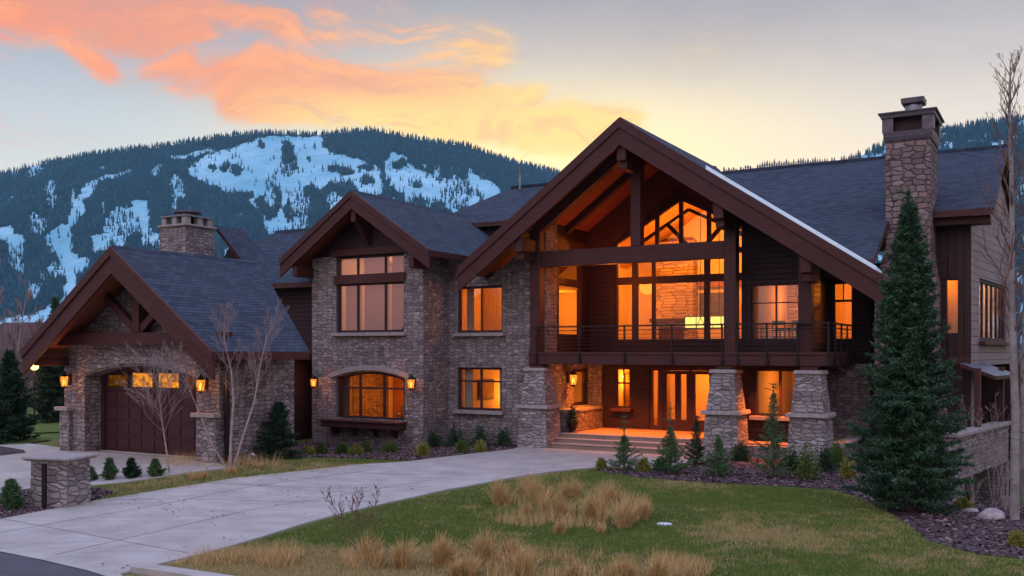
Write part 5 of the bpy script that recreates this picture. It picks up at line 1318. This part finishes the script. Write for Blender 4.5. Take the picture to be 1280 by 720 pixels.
for i, (u, vb, vt, hw_, mn, lab, dy) in enumerate(mids): bush('shrub', u, vb, vt, hw_, mn, lab, mg, 100+i, 1300, dy)
rg = 'mixed shrubs in the porch bed'
rts = [(752, 585, 575, 6, 'shrub_yellow', 'tiny yellow tuft at the driveway end of the porch bed', 0), (805, 589, 575, 9, 'shrub_yellow', 'pale yellow green tuft between two young spruces before the steps', 0), (926, 580, 560, 13, 'shrub_dark', 'round dark shrub between the middle column and the tall young spruce', .8),
       (1008, 599, 563, 17, 'shrub', 'largest bright green bush before the last stone column', 0), (1032, 594, 566, 15, 'shrub_dark', 'dark bush just behind the largest bright bush', .8), (1048, 590, 560, 12, 'shrub', 'upright bush beside the porch side wall', 1.2), (1060, 598, 576, 10, 'shrub_yellow', 'yellow shrub tucked against the tall spruce', 0),
       (990, 590, 570, 12, 'shrub_dark', 'dark low bush at the foot of the tall young spruce', .5), (826, 591, 577, 9, 'shrub_dark', 'small dark bush hugging the second young spruce', .4), (1205, 636, 626, 9, 'shrub_yellow', 'small yellowish tuft behind the spruce near the boulder', 0), (1272, 682, 668, 10, 'shrub_yellow', 'yellow tuft in the mulch by the birch trunk', 0)]
for i, (u, vb, vt, hw_, mn, lab, dy) in enumerate(rts): bush('shrub', u, vb, vt, hw_, mn, lab, rg, 130+i, 1700, dy)
V = bush_mesh(.2, .5, 900, 171); tri_mesh('plant', V, np.arange(len(V)).reshape(-1, 3), 'shrub_dark', pt, (0, 0, .42))

# ornamental grasses
def grass_clump(u, vb, vt, hwid, label, group, seed, n=620, lean=.55):
    x, y = P(u, vb); h = (vb-vt)/F*y; r = hwid*y/F; rng = np.random.RandomState(seed)
    n = int(n*1.7); nsub = 4; sub = rng.randint(0, nsub, n); sc_ = rng.normal(0, .36*r, (nsub, 2)); sc_[0] = 0; sh = rng.uniform(.6, 1.05, nsub); sh[0] = 1
    a = rng.uniform(0, 6.28, n); q = rng.rand(n)**.7; br_ = r*.20
    b = np.stack([sc_[sub, 0]+np.cos(a)*q*br_, sc_[sub, 1]*.6+np.sin(a)*q*br_, 0*a], 1)
    hh = h*sh[sub]*(.28+.90*rng.rand(n)**1.5)*(1-.35*q); a2 = a+rng.normal(0, .9, n); out = (.10+q*.7)*hh*rng.uniform(.2, 1.3, n)*lean*1.6
    d_ = np.stack([np.cos(a2)*out+.07*hh, np.sin(a2)*out, 0*a], 1); z_ = np.array([0, 0, 1.0])
    p0 = b; p1 = b+d_*.3+z_*(hh*.55)[:, None]; p2 = b+d_*1.0+z_*(hh*(1-.25*np.minimum(1, out/hh)))[:, None]+rng.normal(0, .012, (n, 3))
    aw = rng.uniform(0, 6.28, n); w = np.stack([np.cos(aw), np.sin(aw), 0*aw], 1)
    V = np.stack([p0-w*.004, p0+w*.004, p1+w*.0034, p1-w*.0034, p2+w*.0016, p2-w*.0016], 1).reshape(-1, 3); i = np.arange(n)*6
    Fc = np.concatenate([np.stack([i, i+1, i+2, i+3], 1), np.stack([i+3, i+2, i+4, i+5], 1)])
    o = tri_mesh('ornamental_grass', V, Fc, 'tan_grass', None, (x, y, float(g(x, y)))); tag(o, label, 'grass clump', group)
ga = 'tall dry grass clumps in the middle of the lawn'
gl_ = [(622, 632, 590, 24, 'tan grass clump nearest the driveway, first of the middle row'), (655, 622, 590, 22, 'tan grass clump second along the driveway side of the middle row'), (672, 628, 592, 24, 'tan grass clump behind the lighter broad clump in the middle row'), (694, 650, 604, 24, 'dense tan grass clump at the front of the middle row'), (716, 624, 591, 20, 'tan grass clump at the far back of the middle row'),
      (740, 653, 600, 26, 'broad tan grass clump in the centre of the middle row'), (762, 632, 596, 26, 'pale tan grass clump at the back of the middle row'), (785, 660, 610, 25, 'golden grass clump at the front right of the middle row'), (800, 650, 615, 24, 'grass clump nearest the flat white stone'), (660, 645, 618, 14, 'small thin grass tuft before the first clumps of the middle row'), (752, 668, 648, 16, 'low sparse tuft in front of the middle row')]
for i, (u, vb, vt, hw_, lab) in enumerate(gl_): grass_clump(u, vb, vt, hw_, lab, ga, 200+i, 560 if vb-vt > 28 else 200)
gb = 'dry grass clumps at the road edge of the lawn'
gf = [(455, 703, 660, 24, 'tan clump tangled with the thorny red twig shrub'), (505, 712, 668, 32, 'wide tan clump just beside the twig shrub'), (553, 709, 664, 24, 'pinkish pale clump, third along the road edge'), (608, 706, 655, 22, 'greenish upright clump in the road edge row'), (650, 724, 678, 34, 'large golden clump in the middle of the road edge row'),
      (580, 722, 690, 22, 'low clump before the pale pinkish one'), (718, 722, 694, 20, 'small spiky clump past the large golden one'), (776, 728, 690, 28, 'spreading clump near the end of the road edge row'), (818, 730, 692, 26, 'last thin clump of the road edge row'), (640, 700, 668, 20, 'slim clump behind the large golden one'), (700, 668, 640, 14, 'tiny lone tuft between the two grass rows')]
for i, (u, vb, vt, hw_, lab) in enumerate(gf): grass_clump(u, vb, vt, hw_, lab, gb, 230+i, 700 if vb-vt > 28 else 260)
gc = 'small dry tufts in the strip by the garage apron'
for i, (u, vb, vt, hw_, lab) in enumerate([(238, 598, 583, 16, 'wide low tuft nearest the thin bare tree'), (258, 597, 586, 10, 'darker short tuft between the two pale tufts by the bare trees'), (292, 592, 581, 13, 'pale tuft at the foot of the forked bare trees'), (326, 586, 577, 9, 'faint tuft past the forked bare trees')]): grass_clump(u, vb, vt, hw_, lab, gc, 260+i, 260)

def sward():
    rng = np.random.RandomState(77); P2 = []
    for (u, v, ru, rv, n, w) in ((705, 640, 115, 22, 9000, 1), (650, 712, 230, 20, 11000, 1), (800, 716, 90, 16, 3500, 1), (270, 592, 90, 7, 2600, 1), (340, 704, 130, 10, 3500, 1)):
        a = rng.uniform(0, 6.28, n); q = rng.rand(n)**.5; uu = u+np.cos(a)*q*ru; vv = v+np.sin(a)*q*rv
        y = H*F/(vv-HZ); x = (uu-640)/F*y; k_ = fbm(x*1.6+2, y*1.6, 3); m = (k_ > .50+.14*q*rng.rand(n)) & (vv < 735); P2.append(np.stack([x[m], y[m]], 1))
    p = np.concatenate(P2); keep = ~inpoly(p[:, 0], p[:, 1], drive); p = p[keep]
    rng2 = np.random.RandomState(78); n = len(p); z = g(p[:, 0], p[:, 1]); h = rng2.uniform(.08, .34, n)*(.5+fbm(p[:, 0]*2.5, p[:, 1]*2.5, 2)); a = rng2.uniform(0, 6.28, n); l_ = h*rng2.uniform(.1, .8, n)
    c = np.stack([p[:, 0], p[:, 1], z], 1); a2 = rng2.uniform(0, 6.28, n); sd = np.stack([np.cos(a2)*.004, np.sin(a2)*.004, 0*a], 1); d_ = np.stack([np.cos(a)*l_+.05*h, np.sin(a)*l_, h], 1)
    V = np.stack([c-sd, c+sd, c+d_], 1).reshape(-1, 3); tag(tri_mesh('dry_grass', V, np.arange(3*n).reshape(-1, 3), 'tan_grass'), kind='stuff')
sward()
def litter():
    rng = np.random.RandomState(91); n = 2600; x = rng.uniform(-9, 10, n); y = rng.uniform(13, 33, n)
    dm = inpoly(x, y, drive); edge = fbm(x*.8, y*.8, 2); m = (~dm & (edge > .46)) | (dm & (edge > .64)); x, y = x[m], y[m]; n = len(x)
    c = np.stack([x, y, g(x, y)+np.where(dm[m], .043, .05)], 1); a = rng.uniform(0, 6.28, n); l_ = rng.uniform(.015, .04, n)
    d1 = np.stack([np.cos(a)*l_, np.sin(a)*l_, rng.uniform(-.002, .012, n)], 1); d2 = np.stack([-np.sin(a)*l_*.6, np.cos(a)*l_*.6, rng.uniform(-.002, .01, n)], 1)
    V = np.stack([c-d1, c+d2, c+d1, c-d2], 1).reshape(-1, 3); tag(tri_mesh('fallen_leaves', V, np.arange(4*n).reshape(-1, 4), 'chip'), kind='stuff')
litter()

# ------------------------------------------------------------------ bare trees
def bare_tree(name, x, y, stems, label, cat, bark, seed, levels=4, spread=.5, r0=.05, group=None, dz=0.0, twigm=None, kids=(7, 6, 5), lenf=.5, upb=.35, minr=.0035, dist=0.0):
    """stems: list of polylines in local coordinates; branches grow off them"""
    rng = random.Random(seed); root = tree_root(name, x, y, label, cat, group, dz); tr = MB(); br = MB()
    def grow(p, d_, L, r_, lev):
        n = 5 if lev < 2 else 4; pts = [p]; dd = d_.copy()
        for i in range(n):
            dd = (dd+Vector((rng.gauss(0, .11), rng.gauss(0, .11), rng.gauss(.03, .07)+upb*.10))).normalized(); pts.append(pts[-1]+dd*L/n)
        rad = [max(minr, r_*(1-.8*i/n)) for i in range(n+1)]
        br.tube(pts, rad, 4 if lev < 2 else 3, cap=False)
        if lev >= levels: return
        for q in range(kids[min(lev, len(kids)-1)]):
            f = rng.uniform(.2, 1.0); k = min(int(f*n), n-1); b = pts[k].lerp(pts[k+1], f*n-k)
            ax = dd.orthogonal().normalized(); ax.rotate(Matrix.Rotation(rng.uniform(0, 6.28), 3, dd)); nd = (dd*math.cos(spread)+ax*math.sin(spread)*rng.uniform(.6, 1.3)+Vector((0, 0, upb*.5))).normalized()
            grow(b, nd, L*lenf*rng.uniform(.7, 1.15)*(1.1-.4*f), r_*.5, lev+1)
    for st_, rb, nb, Lb, fmin in stems:
        pts = [Vector(p) for p in st_]; n = len(pts)-1
        tr.tube(pts, [max(minr, rb*(1-.85*i/n)) for i in range(n+1)], 8, cap=False)
        for q in range(nb):
            f = fmin+(1-fmin)*(q+rng.random())/nb; k = min(int(f*n), n-1); b = pts[k].lerp(pts[k+1], f*n-k); dd = (pts[k+1]-pts[k]).normalized()
            ax = dd.orthogonal().normalized(); ax.rotate(Matrix.Rotation(q*2.4+rng.uniform(-.5, .5), 3, dd)); nd = (dd*math.cos(spread*1.2)+ax*math.sin(spread*1.2)+Vector((0, 0, upb*.4))).normalized()
            grow(b, nd, Lb*(1.15-.75*(f-fmin)/(1-fmin))*rng.uniform(.6, 1.3), rb*.26*(1.1-.7*f), 1)
    tr.build('trunk', bark, root, smooth=True); br.build('branches', twigm or bark, root)
    return root
def loc_stem(u0, v0, pts, depth=None):
    """polyline in local metres from view offsets (du, dv)"""
    x, y = P(u0, v0) if depth is None else at(u0, depth, v0)[:2]; k_ = y/F; out = []
    for i, (du, dv) in enumerate(pts): out.append((du*k_, (random.random()-.5)*.25*i/len(pts), -dv*k_))
    return out
X0 = P(212, 592)
bare_tree('bare_tree', *X0, [(loc_stem(212, 592, [(0, 0), (-3, -25), (-9, -60), (-12, -95), (-8, -130)]), .028, 26, 1.5, .42)], 'thin leafless tree in front of the garage door', 'tree', 'bark_pale', 3, 3, .62, kids=(7, 8, 5), twigm='twig_pale', minr=.0025, upb=.22, lenf=.42)
X0 = P(288, 586)
bare_tree('bare_tree', *X0, [(loc_stem(288, 586, [(0, 0), (1, -40), (4, -85), (2, -120), (-8, -165), (-6, -195)]), .046, 24, 1.0, .38), (loc_stem(288, 586, [(4, 0), (14, -35), (30, -85), (38, -130), (46, -165), (58, -190)]), .036, 22, 1.0, .35), (loc_stem(288, 586, [(-4, 0), (-22, -28), (-45, -85), (-62, -120), (-75, -145)]), .026, 15, .75, .45)],
    'forked leafless tree with several pale trunks by the garage corner', 'tree', 'bark_pale', 5, 3, .5, kids=(7, 8, 5), twigm='twig_pale', minr=.0025, upb=.35, lenf=.42)
# thorny twig shrub on the lawn
X0 = P(450, 700)
bare_tree('twig_shrub', *X0, [(loc_stem(450, 700, [(0, 0), (-16, -35), (-28, -62), (-42, -80)]), .010, 12, .28, .3), (loc_stem(450, 700, [(2, 0), (2, -35), (-3, -65), (-2, -82)]), .009, 12, .28, .3), (loc_stem(450, 700, [(4, 0), (14, -30), (18, -60), (22, -88)]), .009, 12, .28, .3), (loc_stem(450, 700, [(-2, 0), (-8, -25), (-6, -55), (-14, -75)]), .008, 7, .2, .3)], 'leafless reddish twig shrub rising from the front lawn grasses', 'shrub', 'twig', 8, 3, .6, kids=(4, 4, 3), minr=.003)
# thin sapling before the stone wall
x, y = P(556, 558); y += 1.4; x = (556-640)/F*y
bare_tree('sapling', x, y, [([(0, 0, 0), (.02, 0, 1.2), (0, 0, 2.8)], .02, 9, .5, .3)], 'faint bare sapling before the setback stone wall', 'tree', 'twig', 12, 2, .5, kids=(4, 3), minr=.003)
# right side birch and its scraggly neighbours
X0 = at(1268, 19.5, 600)[:2]; s_ = 19.5/F
bare_tree('birch_tree', *X0, [([(0, 0, -.2), (.02, 0, 2.2), (-.06, 0, 4.5), (-.02, .05, 6.6), (-.1, 0, 8.2), (-.08, 0, 9.2)], .10, 46, .95, .30)], 'tall leafless birch with grey trunk beside the right wing', 'tree', 'bark_grey', 15, 3, .55, kids=(6, 5, 4), twigm='twig', minr=.0028, upb=.45)
X0 = at(1282, 21, 600)[:2]
bare_tree('birch_tree', *X0, [([(0, 0, -.2), (-.05, 0, 3), (.03, 0, 6), (0, 0, 8.5)], .08, 30, .95, .25)], 'second thinner birch trunk half cut by the frame edge', 'tree', 'bark_grey', 16, 3, .55, kids=(6, 5, 4), twigm='twig', minr=.0028, upb=.45)
for i, (u, Yd, hgt, lab) in enumerate(((1243, 22.5, 3.0, 'arching leafless shrub before the stone parapet'), (1222, 24, 3.8, 'leafless shrub between the tall spruce and the grey side window'), (1256, 20.5, 2.4, 'low tangled leafless shrub at the foot of the birch'))):
    X0 = at(u, Yd, 600)[:2]; rr = random.Random(60+i); st_ = []
    for q in range(4):
        a = rr.uniform(0, 6.28); o_ = rr.uniform(.2, .9); st_.append(([(0, 0, 0), (math.cos(a)*o_*.35, math.sin(a)*o_*.3, hgt*.4), (math.cos(a)*o_*.9, math.sin(a)*o_*.7, hgt*.75), (math.cos(a)*o_*1.5, math.sin(a)*o_, hgt*rr.uniform(.8, 1.05))], .011, 8, .5, .2))
    bare_tree('bare_shrub', *X0, st_, lab, 'shrub', 'twig_pale', 70+i, 2, .7, kids=(5, 4), minr=.003, group='leafless shrubs by the right wing')
# brown brush far left behind the apron
for i, (u, Yd, hgt, lab) in enumerate(((-4, 38, 6.3, 'pale leafless tree at the left edge above the spruce'), (22, 58, 5.5, 'brownish leafless tree beside the lamp post'), (-30, 60, 7, 'leafless tree beyond the frame edge near the fence'), (48, 62, 5.0, 'leafless tree behind the lamp post'))):
    X0 = at(u, Yd, 600)[:2]
    bare_tree('bare_tree', *X0, [([(0, 0, 0), (.1, 0, hgt*.4), (.0, 0, hgt)], .09, 22, 1.7, .15), ([(0, 0, 0), (.7, 0, hgt*.4), (1.2, 0, hgt*.9)], .07, 18, 1.5, .2)], lab, 'tree', 'bark_pale' if i == 0 else 'twig', 80+i, 3, .5, kids=(6, 5, 4), twigm='twig_pale' if i == 0 else 'twig', minr=.009, upb=.5, group='leafless trees beyond the garage apron')
def brush(x0, x1, n, seed):
    rng = np.random.RandomState(seed); x = rng.uniform(x0, x1, n); y = rng.uniform(64, 78, n)
    c = np.stack([x, y, -1.0+rng.uniform(0, 1, n)*4.6*(.7+.5*fbm(x/2, y/2, 2))], 1)
    V = needles(c, np.tile(np.array([0, 0, 1.0]), (n, 1)), .55, .035, rng, .35).reshape(-1, 3)
    tag(tri_mesh('brush_thicket', V, np.arange(len(V)).reshape(-1, 3), 'brush'), kind='stuff')
brush(-62, -20, 22000, 31); brush(26, 80, 24000, 32)
# far neighbour roof
x, y, z = at(18, 85, 418); nb = empty('neighbour_house', (x, y, -1.5), R(-20)); tag(nb, 'distant house with reddish roof behind the spruces', 'house')
MB().box(-4.5, 3.6, 0, 7, 0, 5.3).build('wall', 'siding_grey', nb); 
m = MB(); m.prism_x([(-.8, 5.0), (3.5, 7.4), (7.8, 5.0), (7.8, 5.2), (3.5, 7.65), (-.8, 5.2)][::-1], -5.2, 4.2); m.build('roof', 'timber', nb)
# wire fence
fn = empty('wire_fence', (0, 0, 0)); tag(fn, 'low wire fence along the far side of the meadow', 'fence')
fp = [at(u, 46, 500)[:2] for u in (-40, -5, 30, 65, 100)]
for i, p in enumerate(fp): MB().box(p[0]-.04, p[0]+.04, p[1]-.04, p[1]+.04, -.2, .95).build('post', 'bark', fn)
m = MB()
for z in (.3, .6, .88): m.tube([(p[0], p[1], z) for p in fp], .012, 4)
m.build('wire', 'metal', fn)

# stones
def rock(name, x, y, r, hz, mname, seed, label, cat='stone', z=0):
    bm = bmesh.new(); bmesh.ops.create_icosphere(bm, subdivisions=3, radius=1); rg_ = np.random.RandomState(seed); off = rg_.rand(3)*9
    for v in bm.verts:
        n = fbm(np.array([v.co.x*1.1+off[0]]), np.array([v.co.y*1.1+v.co.z+off[1]]), 3)[0]; v.co *= .75+.5*n; v.co.x *= r; v.co.y *= r*.75; v.co.z *= hz
    me = bpy.data.meshes.new(name); bm.to_mesh(me); bm.free(); me.materials.append(M[mname]); me.polygons.foreach_set('use_smooth', [True]*len(me.polygons))
    tag(link_mesh(name, me, None, (x, y, float(g(x, y))+z)), label, cat)
x, y = P(830, 656); rock('flat_stone', x, y, .17, .05, 'white', 3, 'flat white stone in the lawn beside the dry grass')
x, y = P(1240, 648); rock('boulder', x, y, .27, .20, 'boulder', 5, 'pale boulder at the edge of the mulch by the birch', 'boulder')
x, y = P(1214, 640); rock('boulder', x, y, .17, .09, 'boulder', 6, 'darker low rock beside the pale boulder', 'boulder')
# lift tower on the ski run
x, y, z = at(121, 2380, 226); lt = empty('lift_tower', (x, y, z)); tag(lt, 'small pale ski lift tower at the top of the narrow run', 'tower')
MB().tube([(0, 0, -20), (0, 0, 22)], 1.6, 6).build('mast', 'white', lt); MB().box(-5, 5, -1, 1, 20, 22.5).build('crossarm', 'white', lt)
